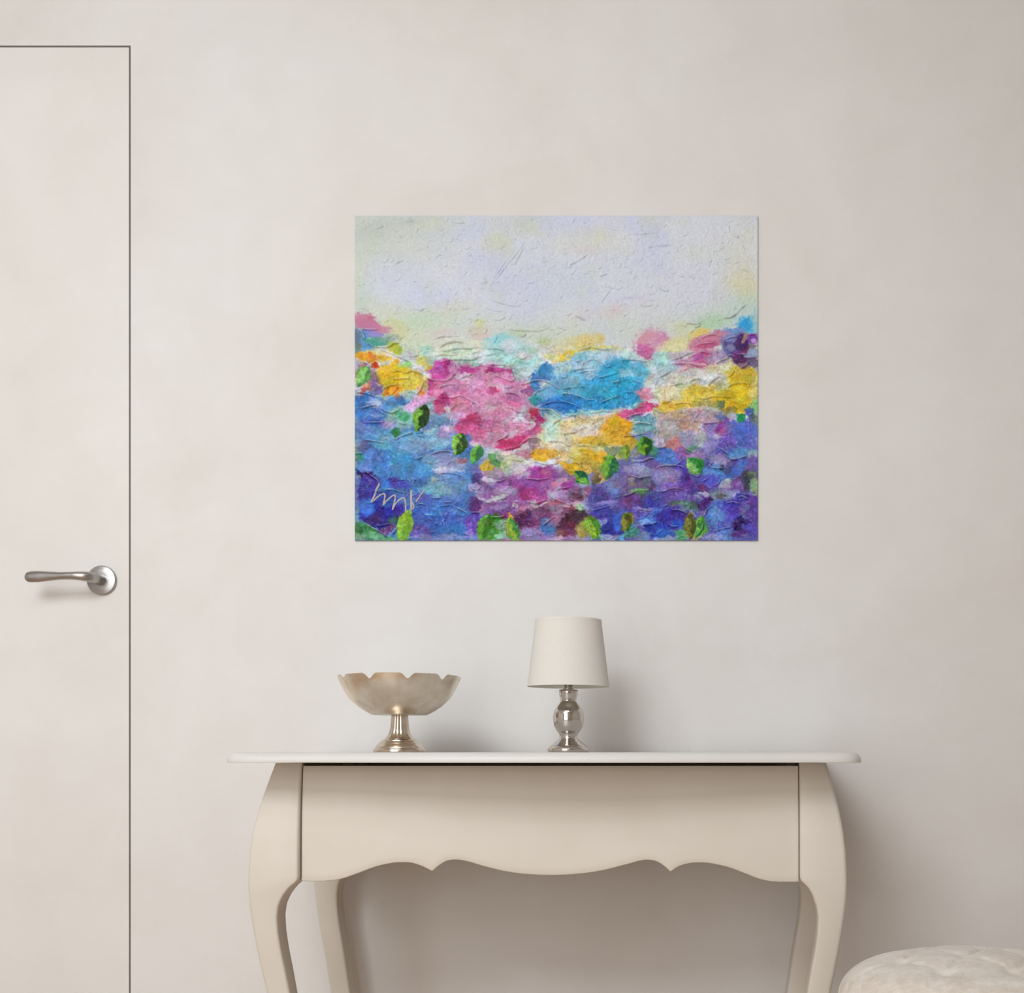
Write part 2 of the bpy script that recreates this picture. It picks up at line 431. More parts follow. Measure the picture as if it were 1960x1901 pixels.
for r, z in fp:
    k = float(np.interp(z, [.021, .03, .0617], [0, 1, 1]))
    rings.append([((r * (1 - .05 * k * (1 - abs(math.cos(6 * t))) )) * math.cos(t), (r * (1 - .05 * k * (1 - abs(math.cos(6 * t))))) * math.sin(t), z) for t in np.linspace(0, 2 * math.pi, 192, endpoint=False)])
loft(bm, rings); bmesh.ops.recalc_face_normals(bm, faces=bm.faces)
obj('stem', bm, SILVER2, bowl)
sharp(obj('foot', lathe([(0, 0), (.0425, 0), (.0433, .0008), (.0434, .0028), (.0428, .0046), (.0412, .0060), (.0405, .0064), (.0402, .0078), (.0385, .0104), (.0355, .0138), (.0345, .0144), (.0338, .0158), (.0310, .0182), (.0300, .0186), (.0296, .0200), (.0262, .0216), (.0, .0216)], 96), SILVER2, bowl), 30)

# ------------------------------------------------------------------ table lamp
DL = 2.20
lc = px(1088, 1440, DL)
lamp = tag(empty('table_lamp', (lc.x, lc.y, TZ)), 'small lamp with mirrored baluster base and cream drum shade', 'lamp')
k = 1 / 7202.0
bprof = [(.0, 0), (.0330, 0), (.0340, .0004), (.0349, .0020), (.0350, .0050), (.0340, .0072), (.0314, .0105), (.0262, .0147), (.0208, .0190), (.0172, .0222), (.0154, .0244), (.0150, .0270), (.0155, .0300), (.0172, .0330), (.0194, .0358), (.0222, .0405), (.0243, .0454), (.0256, .0520), (.0260, .0585), (.0255, .0650), (.0238, .0705), (.0211, .0750), (.0172, .0800), (.0146, .0838), (.0136, .0865), (.0136, .0885), (.0143, .0925), (.0155, .0970), (.0161, .1005), (.0161, .1032), (.0156, .1048), (.0145, .1055), (.0, .1056)]
pp = np.array(bprof); seg_ = smooth_curve(pp[1:-1], 4)
obj('base', lathe([(0, 0)] + [tuple(p) for p in seg_] + [(0, .1056)], 96), CHROME, lamp)
sharp(obj('socket', lathe([(0, .1055), (.0090, .1055), (.0092, .1075), (.0070, .1080), (.0068, .112), (.0080, .1125), (.0082, .140), (.0100, .141), (.0100, .146), (0, .146)], 32), STEEL, lamp), 35)
obj('bulb', lathe([(0, .1455), (.009, .146), (.010, .152), (.016, .163), (.0195, .173), (.0185, .183), (.012, .190), (0, .193)], 32), GLASSW, lamp)
SB, STp, RB, RT = .1106, .2232, .0688, .0553
sh = lathe([(RB, SB), (RT, STp), (RT - .0009, STp), (RB - .0009, SB), (RB, SB)], 128)
bmesh.ops.remove_doubles(sh, verts=sh.verts, dist=1e-6); bmesh.ops.recalc_face_normals(sh, faces=sh.faces)
so = obj('shade', sh, LINEN, lamp); so.data.materials.append(SHADE_IN); sharp(so, 40)
for p in so.data.polygons:
    c = p.center
    if p.normal.x * c.x + p.normal.y * c.y < -.01 * math.hypot(c.x, c.y): p.material_index = 1
for r, z, sg in ((RB, SB, 1), (RT, STp, -1)):      # folded fabric hems
    t_ = lathe([(r + .0002, z), (r + .0003 - sg * .0005, z + sg * .0045), (r - .0002 - sg * .0005, z + sg * .0047), (r - .0006, z + sg * .0002), (r + .0002, z)], 128)
    sharp(obj('shade_hem', t_, LINEN, so), 40)
bm = bmesh.new()        # wire carrier that holds the shade on the socket
for a in (0, 120, 240):
    t = math.radians(a + 20); c, s = math.cos(t), math.sin(t)
    p0, p1 = Vector((.0085 * c, .0085 * s, .1425)), Vector(((RB - .004) * c, (RB - .004) * s, .1290))
    q = Vector((-s, c, 0)) * .0008; u = Vector((0, 0, .0008))
    loft(bm, [[p0 + q + u, p0 - q + u, p0 - q - u, p0 + q - u], [p1 + q + u, p1 - q + u, p1 - q - u, p1 + q - u]])
bmesh.ops.recalc_face_normals(bm, faces=bm.faces)
obj('shade_carrier', bm, STEEL, lamp)
lamp.rotation_euler = (0, 0, 0)

# ------------------------------------------------------------------ tufted stool
SX, SY, SR, SZ = (1862 - PX) * 1.74 / F, 1.74 - DW, .180, .4855
stool = tag(empty('tufted_stool', (SX, SY, 0)), 'round cream velvet stool with button-tufted cushion beside the console table', 'stool')
TS = .088
BUT = []
for r in range(-3, 4):
    for c in range(-3, 4):
        bx, by = (c + (.5 if r % 2 else 0)) * TS - .012, r * .076 - .018
        if math.hypot(bx, by) < .150: BUT.append((bx, by))
BA = np.array(BUT)
FOLD = []
for i in range(len(BA)):
    for j in range(i + 1, len(BA)):
        if np.linalg.norm(BA[i] - BA[j]) < .093 and abs(BA[i][1] - BA[j][1]) > .01: FOLD.append((BA[i], BA[j]))
    rr = np.linalg.norm(BA[i])
    if rr > .095: FOLD.append((BA[i], BA[i] / rr * .2))
rng = np.random.default_rng(5)
def dome(rho, th):
    """rho 0..1 over the top, 1..1.5 down the side"""
    a = min(rho, 1.0)
    r = SR * math.sin(min(a, 1) * math.pi / 2) ** .92
    z = SZ - .085 * (1 - math.cos(a * math.pi / 2) ** .55)
    if rho > 1: z -= (rho - 1) * .1; r -= (rho - 1) * .012
    return r, z
def disp(x, y):
    p = np.array([x, y]); d = 0.0
    dd = np.hypot(BA[:, 0] - x, BA[:, 1] - y)
    d += (.010 * np.exp(-(dd / .012) ** 2)).max() + (.004 * np.exp(-(dd / .032) ** 2)).max()
    for a, b in FOLD:
        ab = b - a; t = np.clip(np.dot(p - a, ab) / np.dot(ab, ab), 0, 1)
        q = np.linalg.norm(p - a - t * ab)
        d = max(d, .0045 * math.exp(-(q / .0045) ** 2) + .0016 * math.exp(-(q / .016) ** 2))
    return d
bm = bmesh.new(); rings = []
NT = 220
for rho in list(np.linspace(.004, 1, 90)) + list(np.linspace(1.05, 1.5, 8)):
    ring = []
    for t in np.linspace(0, 2 * math.pi, NT, endpoint=False):
        r, z = dome(rho, t)
        x, y = r * math.cos(t), r * math.sin(t)
        fade = max(0.0, min(1.0, (1.04 - rho) / .12))
        d = disp(x, y) * fade + .0012 * math.sin(37 * x + 11) * math.sin(41 * y + 3)
        k = min(rho, 1.0)
        ring.append((x - math.cos(t) * d * k * .5, y - math.sin(t) * d * k * .5, z - d * (1 - .5 * k)))
    rings.append(ring)
loft(bm, rings); bmesh.ops.recalc_face_normals(bm, faces=bm.faces)
obj('cushion', bm, VELVET, stool)
bprofile = [(0, 0), (.0045, 0.0004), (.0058, .0018), (.0050, .0036), (.0030, .0046), (0, .005)]
bmesh_b = bpy.data.meshes.new('button'); b2 = lathe(bprofile, 16); b2.to_mesh(bmesh_b); b2.free(); bmesh_b.materials.append(VELVET)
for p in bmesh_b.polygons: p.use_smooth = True
for bx, by in BUT:
    rr = math.hypot(bx, by); rho = np.interp(rr, [dome(q, 0)[0] for q in np.linspace(0, 1, 100)], np.linspace(0, 1, 100))
    o = bpy.data.objects.new('button', bmesh_b); COL.objects.link(o); o.parent = stool
    o.location = (bx, by, dome(rho, 0)[1] - .0135)
obj('seat_body', lathe([(0, .235), (.168, .235), (.174, .24), (.176, .30), (.176, .352), (.170, .358), (0, .358)], 96), VELVET, stool)
for a in range(4):
    t = math.radians(45 + 90 * a); lx, ly = .125 * math.cos(t), .125 * math.sin(t)
    lg = lathe([(0, 0), (.010, 0), (.011, .004), (.013, .09), (.019, .19), (.021, .21), (.021, .236), (0, .236)], 24)
    bmesh.ops.translate(lg, verts=lg.verts, vec=(lx, ly, 0))
    obj('leg', lg, LACQ, stool)

# ------------------------------------------------------------------ the painting: thick oil relief on a thin canvas board
# The paint layer is a dense relief mesh; pigment colours are laid down dab by dab (vertex colour = pigment plus painted crest highlights).
PX0, PX1, PY0, PY1 = 679.0, 1450.5, 413.0, 1034.5
STEP = 0.98
NXP, NYP = int((PX1 - PX0) / STEP) + 1, int((PY1 - PY0) / STEP) + 1
gx = np.linspace(PX0, PX1, NXP); gy = np.linspace(PY0, PY1, NYP)
GX, GY = np.meshgrid(gx, gy)
rng = np.random.default_rng(11)
def vnoise(scale, seed, sx=1.0, sy=1.0):
    """smooth value noise over the picture, 0..1, features about `scale` px"""
    r = np.random.default_rng(seed)
    u = (GX - PX0) / (scale * sx); v = (GY - PY0) / (scale * sy)
    g = r.random((int(v.max()) + 3, int(u.max()) + 3))
    iu, iv = u.astype(int), v.astype(int); fu, fv = u - iu, v - iv
    fu = fu * fu * (3 - 2 * fu); fv = fv * fv * (3 - 2 * fv)
    return (g[iv, iu] * (1 - fu) + g[iv, iu + 1] * fu) * (1 - fv) + (g[iv + 1, iu] * (1 - fu) + g[iv + 1, iu + 1] * fu) * fv
def fbm(scale, seed, octv=4, sx=1.0, sy=1.0, gain=.55):
    s, a, t = 0, 1.0, 0
    for o in range(octv):
        s = s + a * vnoise(scale / 2 ** o, seed + 31 * o, sx, sy); t += a; a *= gain
    return s / t
WX = (fbm(24, 1, 2) - .5) * 9 + (fbm(6, 3, 3) - .5) * 7; WY = (fbm(24, 2, 2) - .5) * 8 + (fbm(6, 4, 3) - .5) * 6
def facets(sx, sy, seed):
    """palette-knife facets: nearest jittered cell (id, local offset, distance to the next cell)"""
    r = np.random.default_rng(seed)
    u, v = (GX + WX - PX0 + 40) / sx, (GY + WY - PY0 + 40) / sy
    nu, nv = int(u.max()) + 4, int(v.max()) + 4
    ju, jv = r.random((nv, nu)), r.random((nv, nu))
    iu, iv = u.astype(int), v.astype(int)
    f1 = np.full(u.shape, 9.0); f2 = f1.copy(); ci = np.zeros(u.shape, int); du = np.zeros(u.shape); dv = du.copy()
    for a in (-1, 0, 1):
        for c in (-1, 0, 1):
            k, l = iv + c, iu + a
            x_, y_ = u - (l + ju[k, l]), v - (k + jv[k, l]); d = np.hypot(x_, y_)
            n_ = d < f1
            f2 = np.where(n_, f1, np.minimum(f2, d)); f1 = np.where(n_, d, f1)
            ci = np.where(n_, k * nu + l, ci); du = np.where(n_, x_, du); dv = np.where(n_, y_, dv)
    return ci, du, dv, f2 - f1, r.random((nv * nu, 6)) - .5
yy = (GY - PY0) / (PY1 - PY0)
def sst(a, b, x):
    t = np.clip((x - a) / (b - a), 0, 1); return t * t * (3 - 2 * t)
low_m = sst(.36, .46, yy)
FC, FDU, FDV, FED, FR = facets(17, 11, 301)
FC2, FDU2, FDV2, FED2, FR2 = facets(7, 5, 302)
UX = GX + WX + (FR[FC, 0] * 7 + FR2[FC2, 0] * 3) * low_m
UY = GY + WY + (FR[FC, 1] * 5 + FR2[FC2, 1] * 2.5) * low_m
SPECK = fbm(7, 5, 3, 1.3, .8)                   # broken, dry-brush coverage
GRAIN = fbm(3.6, 9, 2)
LUMP = fbm(13, 17, 3)
TOOTH = fbm(4.5, 7, 3, 1.3, .9)
COLR = np.zeros((NYP, NXP, 3)); HGT = np.zeros((NYP, NXP))
def win(x0, x1, y0, y1):
    i0 = int(max(0, (x0 - PX0) / STEP)); i1 = int(min(NXP, (x1 - PX0) / STEP + 2))
    j0 = int(max(0, (y0 - PY0) / STEP)); j1 = int(min(NYP, (y1 - PY0) / STEP + 2))
    return slice(j0, j1), slice(i0, i1)
def dab(cx, cy, rx, ry, ang, col, op=1.0, soft=.3, thick=None):
    R = max(rx, ry) * (1 + soft) + 16
    w_ = win(cx - R, cx + R, cy - R, cy + R)
    if w_[0].stop <= w_[0].start or w_[1].stop <= w_[1].start: return
    t = math.radians(ang); c, s = math.cos(t), math.sin(t)
    dx, dy = UX[w_] - cx, UY[w_] - cy
    d = np.sqrt(((dx * c + dy * s) / rx) ** 2 + ((-dx * s + dy * c) / ry) ** 2)
    m = 1 - sst(1 - soft, 1 + soft, d)
    if soft >= .34:                              # scumbled edges break up over the tooth of the ground
        m = np.clip(m - (TOOTH[w_] - .5) * (2.2 if soft < .55 else 1.2) * (1 - np.abs(2 * m - 1)), 0, 1)
    m = m * op
    COLR[w_] += (hx(col) - COLR[w_]) * m[..., None]
    th = (.28 if soft < .22 else .16 if soft < .34 else 0.0) if thick is None else thick
    if th: HGT[w_] += th * m
def ridge(pts, w=2.6, h=1.0, crest_light=.0, n=6):
    P = smooth_curve(pts, n)
    R = 20
    w_ = win(P[:, 0].min() - R, P[:, 0].max() + R, P[:, 1].min() - R, P[:, 1].max() + R)
    if w_[0].stop <= w_[0].start or w_[1].stop <= w_[1].start: return
    X = GX[w_] + WX[w_] * .10; Y = GY[w_] + WY[w_] * .10
    best = np.full(X.shape, 1e9); sg = np.zeros(X.shape); tt = np.zeros(X.shape)
    m = len(P) - 1
    for i in range(m):
        a, b = P[i], P[i + 1]; ab = b - a; l2 = ab @ ab + 1e-9
        t = np.clip(((X - a[0]) * ab[0] + (Y - a[1]) * ab[1]) / l2, 0, 1)
        qx, qy = X - a[0] - t * ab[0], Y - a[1] - t * ab[1]
        d = np.hypot(qx, qy); k = d < best
        best = np.where(k, d, best)
        side = np.where(abs(ab[0]) >= abs(ab[1]), qy * np.sign(ab[0] if ab[0] else 1) * (1 if ab[0] > 0 else -1), qx)
        sg = np.where(k, side, sg); tt = np.where(k, (i + t) / m, tt)
    # thick lip above, a sheer lower face and a shallow scrape under it
    prof = np.where(sg < 0, .62 * np.exp(-(best / (w * .75)) ** 1.4) + .38 * np.exp(-best / (w * 3.2)), np.exp(-(best / 1.05) ** 2.5) - .34 * np.exp(-((best - 3.0) / 2.0) ** 2) * (1 - np.exp(-(best / 1.05) ** 2.5)))
    env = sst(0, .2, tt) * (1 - sst(.8, 1, tt)) * np.clip(.1 + 1.8 * LUMP[w_], .25, 1.5)
    HGT[w_] = HGT[w_] + 2.1 * h * prof * env
    if crest_light:  # highlight painted along the crest, partly real pale paint
        f = np.clip(np.exp(-((best - np.where(sg < 0, .6, -.6)) / 1.05) ** 2) * env * crest_light * 1.5, 0, .8)[..., None]
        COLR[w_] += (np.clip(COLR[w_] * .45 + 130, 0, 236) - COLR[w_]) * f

CROPS = {'A': (670, 400, 4.9), 'B': (1060, 400, 4.9), 'C': (670, 590, 7.54), 'D': (930, 590, 7.54), 'E': (1190, 590, 7.26),
         'F': (670, 810, 7.54), 'G': (930, 810, 7.54), 'H': (1190, 810, 7.26)}
def dabs(crop, rows):
    ox, oy, s = CROPS[crop]
    for r in rows:
        r = list(r) + [1.0, .3][len(r) - 6:] if len(r) < 8 else list(r)
        if crop in 'AB': r[6] *= .6; r[2] *= 1.25; r[3] *= 1.25; r[7] = .8
        dab(ox + r[0] / s, oy + r[1] / s, r[2] / s, r[3] / s, r[4], r[5], r[6], r[7])
def ridges(crop, rows, w=2.4, h=1.0, crest_light=.5):
    ox, oy, s = CROPS[crop]
    for r in rows: ridge([(ox + x / s, oy + y / s) for x, y in r], w, h, crest_light)

def leaf(x0, y0, x1, y1, hw, c_dark, c_light, th=.5):
    L_ = math.hypot(x1 - x0, y1 - y0); tx, ty = (x1 - x0) / L_, (y1 - y0) / L_
    w_ = win(min(x0, x1) - hw - 6, max(x0, x1) + hw + 6, min(y0, y1) - hw - 6, max(y0, y1) + hw + 6)
    X = GX[w_] + WX[w_] * .6 - x0; Y = GY[w_] + WY[w_] * .6 - y0
    u = (X * tx + Y * ty) / L_; v = X * -ty + Y * tx
    prof = 1.12 * hw * np.sin(np.pi * np.clip(u, 0, 1) ** .85) ** 1.05
    m = sst(1.5, -1.0, np.abs(v) - prof) * sst(-.02, .04, u) * sst(1.03, .96, u)
    s_ = sst(-.25, .25, v / hw + (fbm(9, 88, 2)[w_] - .5) * 1.6)
    c = hx(c_dark) * (1 - s_[..., None]) + hx(c_light) * s_[..., None]
    c = c * (1 + (fbm(5, 89, 2)[w_][..., None] - .5) * .25)
    COLR[w_] += (c - COLR[w_]) * m[..., None]
    HGT[w_] += m * (th + .5 * np.exp(-(v / 2.2) ** 2) - .25 * (np.abs(v) / hw))
# --- ground and sky
COLR[:] = hx('d3d4da')
def wash(col, m): COLR[:] = COLR + (hx(col) - COLR) * np.clip(m, 0, 1)[..., None]
wash('c6cac4', sst(.25, 0, yy) * sst(1100, 720, GX) * .9)
wash('d8d9dd', sst(1000, 1300, GX) * sst(.4, 0, yy) * .8)
wash('c9d0bb', sst(.24, .36, yy) * sst(.48, .36, yy) * .55)
wash('c4c9a6', sst(.55, .72, fbm(70, 21, 3)) * .35 * sst(.5, .2, yy))
wash('c8cae0', sst(.5, .7, fbm(80, 22, 3)) * .55 * sst(.5, .2, yy))
wash('d9d6d4', sst(.52, .7, fbm(60, 23, 3)) * .4 * sst(.5, .2, yy))
dabs('A', [(400, 300, 260, 200, 10, 'c8cab4', .6, .6), (1360, 310, 90, 70, 0, 'd0d094', .6, .6), (740, 140, 120, 50, 0, 'd0d0b0', .5, .6), (560, 120, 70, 30, -10, 'a8aca4', .5, .6),
           (100, 800, 120, 130, 0, 'b8cbb4', .75, .6), (60, 640, 60, 130, 0, 'ccd0a8', .7, .6), (230, 190, 150, 70, -20, 'b4bab2', .6, .6), (1500, 120, 180, 80, 0, 'c4c4b8', .5, .6),
           (960, 950, 160, 60, -15, 'cfc8a4', .55, .6), (450, 690, 250, 160, 0, 'c8ccdc', .7, .6), (1500, 650, 300, 200, 0, 'c9c9d8', .7, .6), (120, 380, 130, 120, 0, 'c4ccc0', .6, .6),
           (200, 930, 250, 70, 5, 'c8cbae', .7, .6), (640, 1060, 330, 80, -4, 'c2d0b8', .75, .6), (1720, 1170, 300, 60, 0, 'c4ccb0', .6, .6)])
dabs('B', [(250, 300, 230, 90, 0, 'd3d2be', .7, .6), (280, 385, 110, 40, 0, 'd6c4c4', .55, .6), (450, 280, 110, 50, 30, 'd8d6b0', .5, .6), (570, 950, 90, 50, -15, 'd6bab6', .7, .6), (830, 830, 60, 50, 0, 'd9c8c8', .5, .6),
           (1780, 620, 150, 330, 0, 'd8d4b4', .75, .6), (1800, 770, 110, 130, 0, 'd6d098', .8, .6), (1720, 880, 130, 80, 0, 'c4d4bc', .7, .6), (1760, 960, 180, 90, -20, 'aacfc6', .7, .6), (1340, 420, 120, 60, 0, 'ced4ba', .5, .6),
           (1300, 960, 140, 90, 0, 'ccd0e0', .6, .6), (1550, 840, 140, 70, 0, 'd2d4e4', .6, .6), (100, 720, 200, 160, 0, 'c4ccd4', .7, .6), (650, 620, 220, 160, 0, 'ccd2da', .6, .6), (1890, 300, 50, 250, 0, 'e2e0de', .6, .6),
           (1460, 1050, 180, 80, -12, 'b9d2b4', .75, .6), (300, 990, 120, 50, -10, 'd6c4c4', .45, .6)])
# --- lower ground tones so that no gap stays white
wash('8fb0b4', sst(.50, .58, yy) * sst(1000, 850, GX))
wash('b8c8c0', sst(.44, .52, yy) * sst(.62, .55, yy) * sst(880, 980, GX) * .7)
wash('4a74b2', sst(.58, .68, yy) * sst(940, 900, GX))
wash('8f6a98', sst(.76, .80, yy) * sst(900, 930, GX) * sst(1130, 1090, GX))
wash('5a58a4', sst(.66, .73, yy) * sst(1090, 1150, GX))

# --- crop C: left flowers
dabs('C', [
 (800, 350, 500, 300, 0, 'cdd2b8', .8, .6), (950, 180, 300, 120, -5, 'bfd2b8', .6, .6), (650, 330, 200, 150, 20, 'cec896', .7, .5), (1850, 220, 80, 70, 0, 'd0d284', .6, .8), (1840, 330, 150, 80, 0, 'cfb8a0', .5, .8), (1880, 430, 120, 50, -10, 'd8b4a8', .6, .6),
 (1300, 380, 220, 90, -15, 'd4c2bc', .6, .5), (230, 200, 190, 110, 15, 'bd6f8a', .95, .4), (330, 290, 210, 70, 10, 'c07a9b', .9, .5), (130, 130, 90, 60, 10, 'c48098', .85, .4), (330, 360, 180, 45, 8, '8f84c4', .9, .35),
 (180, 470, 130, 140, 0, '5f8fb8', .95, .35), (90, 450, 70, 170, 0, '5f7389', .95, .4), (390, 480, 190, 80, 0, '4a9a84', .95, .35), (560, 440, 130, 60, 0, '8fa39c', .7, .5), (240, 540, 110, 60, 20, '5f93c4', .9, .3),
 (100, 600, 70, 100, 0, '6d7d72', .85, .4), (640, 570, 120, 60, 30, 'b8bc40', .9, .35), (690, 620, 60, 50, 0, 'a9b83a', .9, .35), (1000, 560, 240, 170, 0, 'ccd2b8', .9, .5),
 (400, 700, 200, 90, 10, 'dcbf6c', .95, .5), (180, 690, 95, 65, -20, 'e0a12a', 1, .25), (300, 680, 70, 50, 20, 'd0742c', .9, .3), (420, 680, 45, 38, 0, 'e3ac2c', 1, .35), (520, 710, 55, 38, 0, 'e0b22f', 1, .35), (640, 790, 65, 50, -30, 'e3b02e', 1, .35),
 (280, 750, 65, 40, 0, 'd88a2a', .9, .35), (350, 820, 50, 60, 20, 'b5441f', 1, .35), (880, 700, 130, 80, 0, 'c6c4c6', .85, .4), (1120, 610, 100, 65, 0, 'a4cdb6', .9, .4), (1080, 770, 120, 75, 20, 'c9c663', .9, .4),
 (1600, 560, 400, 120, -2, 'd2d6c0', .97, .25), (1500, 655, 320, 60, 0, 'c9d6bc', .9, .3), (1400, 760, 260, 50, -6, 'b2d4ba', .9, .35), (1700, 790, 190, 50, 5, '9fccb2', .95, .35), (1150, 740, 80, 60, 0, 'b6d0ac', .8, .4), (1120, 850, 50, 55, 0, 'dba83f', .9, .4),
 (780, 840, 140, 60, -20, '9cc06a', .9, .4), (770, 870, 50, 30, 0, '90d488', .9, .4),
 (700, 1010, 340, 180, 5, 'd6ae22', 1, .2), (520, 920, 150, 90, 0, 'e0b22c', .9, .35), (850, 1080, 180, 130, 0, 'd4bd45', .9, .4), (600, 1150, 180, 60, 0, 'dda92a', .9, .35), (950, 1000, 120, 100, 0, 'cdb94c', .8, .4), (580, 1180, 130, 70, -15, 'dd9c22', 1, .25), (680, 1210, 60, 95, 10, 'dd8f22', 1, .2), (520, 1210, 45, 30, 0, 'cf6a1c', .8, .4),
 (330, 1050, 95, 190, -15, '8d6c84', .95, .3), (370, 1180, 75, 90, 0, '7c64a0', .95, .35), (150, 850, 120, 70, -30, 'a8707e', .9, .4), (180, 970, 120, 115, -40, '5f9a48', 1, .25), (150, 1020, 80, 80, -30, '8cc468', .85, .4), (130, 1150, 90, 70, 0, 'c8b0b0', .8, .5), (240, 1120, 45, 50, 0, 'cf8348', .8, .5), (220, 1190, 70, 35, 0, 'b04a48', .9, .3),
 (230, 1350, 230, 110, 5, '3f69ae', 1, .2), (430, 1440, 170, 80, 40, '9fb9cf', .9, .4), (600, 1390, 190, 110, -30, '5a86c0', 1, .3), (760, 1340, 80, 65, 0, '3e78b4', .95, .3), (300, 1550, 330, 130, 10, '4570b4', 1, .25), (400, 1650, 240, 65, 0, '3f63b0', 1, .3), (360, 1530, 120, 30, -5, '8fa6cc', .6, .5),
 (1000, 1340, 210, 90, -30, 'cf9cc4', .95, .3), (900, 1420, 150, 70, -30, 'c7a8cc', .85, .35), (720, 1600, 210, 140, 0, '8fb5ac', .95, .4), (760, 1560, 90, 75, 20, '4f9e6e', .95, .35), (1060, 1170, 60, 115, 20, 'c79c7c', 1, .3), (1100, 1080, 35, 80, 0, 'a8a058', .9, .35), (1060, 1230, 40, 40, 0, 'cf7e3c', .9, .4),
 (70, 900, 22, 330, 0, 'a8a6b2', .7, .5), (560, 1700, 120, 60, 0, '9a84b0', .7, .4)])
# --- magenta hydrangea
dabs('C', [(1620, 1180, 460, 400, 0, 'cd86aa', 1, .15), (1180, 1110, 55, 140, 0, 'b5568c', 1, .3), (1320, 900, 190, 140, -10, 'ba5098', 1, .2), (1420, 850, 75, 70, 0, 'a32a72', .95, .35), (1500, 860, 80, 60, 0, 'c4a4bc', .7, .4), (1680, 900, 130, 65, 10, 'b0408a', .95, .3), (1870, 880, 90, 60, 0, 'b84a88', .95, .3),
 (1400, 1180, 190, 90, 0, 'd08cae', .9, .4), (1700, 1200, 210, 80, 0, 'c8709c', .9, .4), (1650, 980, 160, 45, 0, 'cfc0cc', .75, .4), (1820, 1040, 150, 80, 0, 'd2aac2', .75, .4), (1350, 1350, 105, 95, -40, 'ad2f6e', 1, .3), (1310, 1450, 95, 75, 0, 'c0507c', .9, .35), (1600, 1420, 180, 120, 0, 'd283a4', .9, .35), (1500, 1560, 130, 80, 0, 'cfa9cc', .85, .4), (1750, 1600, 160, 95, 0, 'b0335f', .95, .3), (1850, 1350, 130, 140, 0, 'd4729a', .8, .4), (1400, 1470, 40, 40, 0, 'd8d0d8', .8, .4)])
dabs('D', [(190, 1180, 440, 420, 0, 'cf8cb0', 1, .14), (230, 900, 200, 75, 5, 'bb448e', 1, .25), (40, 890, 65, 42, 0, 'a02060', .95, .35), (370, 920, 45, 75, 0, 'b8246e', .95, .3), (230, 960, 180, 35, 5, 'd69cc0', .8, .4), (250, 1010, 180, 60, 5, 'd085ac', .9, .4), (380, 1330, 150, 110, 0, 'c4709c', .9, .35), (100, 1210, 75, 42, 0, 'b84880', .85, .4), (160, 1140, 120, 40, 0, 'd8c4d2', .8, .4),
 (620, 1190, 65, 90, 0, 'a05088', .95, .35), (640, 1400, 100, 140, 0, 'b98aa8', .9, .4), (60, 1450, 110, 50, 0, 'd6ced8', .6, .4), (160, 1560, 260, 90, 0, 'd083aa', .9, .35), (650, 1570, 120, 60, 0, 'b886a2', .9, .35), (720, 1530, 75, 70, 0, 'b5284f', .95, .3), (810, 1640, 80, 95, -30, 'a81a55', 1, .22), (80, 1660, 150, 60, 0, 'c8588c', .9, .35), (330, 1480, 60, 35, 20, 'd8a8c2', .7, .4)])
# --- centre: aqua, yellow and cyan
dabs('D', [(300, 620, 300, 200, 0, 'a9d0cd', .95, .5), (200, 450, 190, 80, -10, '93cdd0', .85, .5), (560, 800, 260, 140, 0, 'acd2ca', .95, .4), (560, 960, 150, 120, 0, 'b9c8c8', .9, .4), (350, 540, 120, 80, 0, 'd2d4d8', .85, .5), (560, 690, 130, 60, 0, 'd0d0d4', .85, .5), (860, 490, 110, 60, 0, 'b5c492', .85, .5), (440, 370, 140, 50, 0, 'bac8a4', .6, .5), (680, 620, 100, 60, 0, 'b0d2b8', .7, .5),
 (1250, 550, 340, 140, -12, 'd6cda0', .85, .6), (1450, 480, 190, 100, -10, 'dbbc58', .5, .6), (1660, 420, 65, 55, 0, 'dcb545', .5, .6), (1000, 720, 160, 60, 0, 'd0d08e', .95, .4), (1180, 680, 140, 60, -30, 'dcbc3c', .97, .3), (1650, 570, 320, 40, 3, 'd4ca78', .9, .35), (1850, 620, 160, 50, 0, 'c0ceba', .8, .4),
 (1500, 1130, 600, 400, -3, '62a8c8', 1, .18), (1600, 800, 440, 170, 0, 'a9c8d2', .95, .4), (1350, 700, 160, 75, -20, '88bac8', .95, .35), (1100, 880, 150, 80, 0, 'b4c6c6', .85, .4), (860, 920, 160, 95, -20, '3f86c0', .97, .35), (760, 1010, 100, 40, -20, '4a7cc4', .9, .4), (1700, 1150, 330, 200, 0, '3aa0c8', .9, .4), (1300, 1000, 250, 80, -8, '8ab4cc', .8, .4), (1750, 1350, 320, 140, 0, '2c8fc0', .95, .35),
 (880, 1230, 190, 110, 0, '6ba2c0', .95, .35), (720, 1330, 75, 95, 0, '3a9aa4', .95, .3), (700, 1100, 85, 90, 0, '3f7cb8', .95, .3), (1100, 1440, 350, 115, 8, '2b6cb0', 1, .25), (1250, 1330, 260, 60, 10, '2f7dbd', .95, .3), (1500, 1510, 330, 45, -3, '9cc9c0', .9, .35), (1000, 1420, 220, 25, -5, '3c88c4', .8, .4)])
dabs('E', [(-20, 1000, 330, 320, 0, '3aa5cc', 1, .2), (250, 850, 200, 110, 0, '66b6cc', .95, .35), (600, 770, 260, 110, 0, 'b6d4d4', .95, .4), (150, 650, 220, 60, 0, 'bad2d4', .9, .4), (100, 1210, 200, 150, 0, '2f9cc6', .95, .35), (550, 880, 180, 90, 0, 'b4ccd0', .9, .4), (60, 900, 120, 60, 0, '92c4d4', .8, .4)])
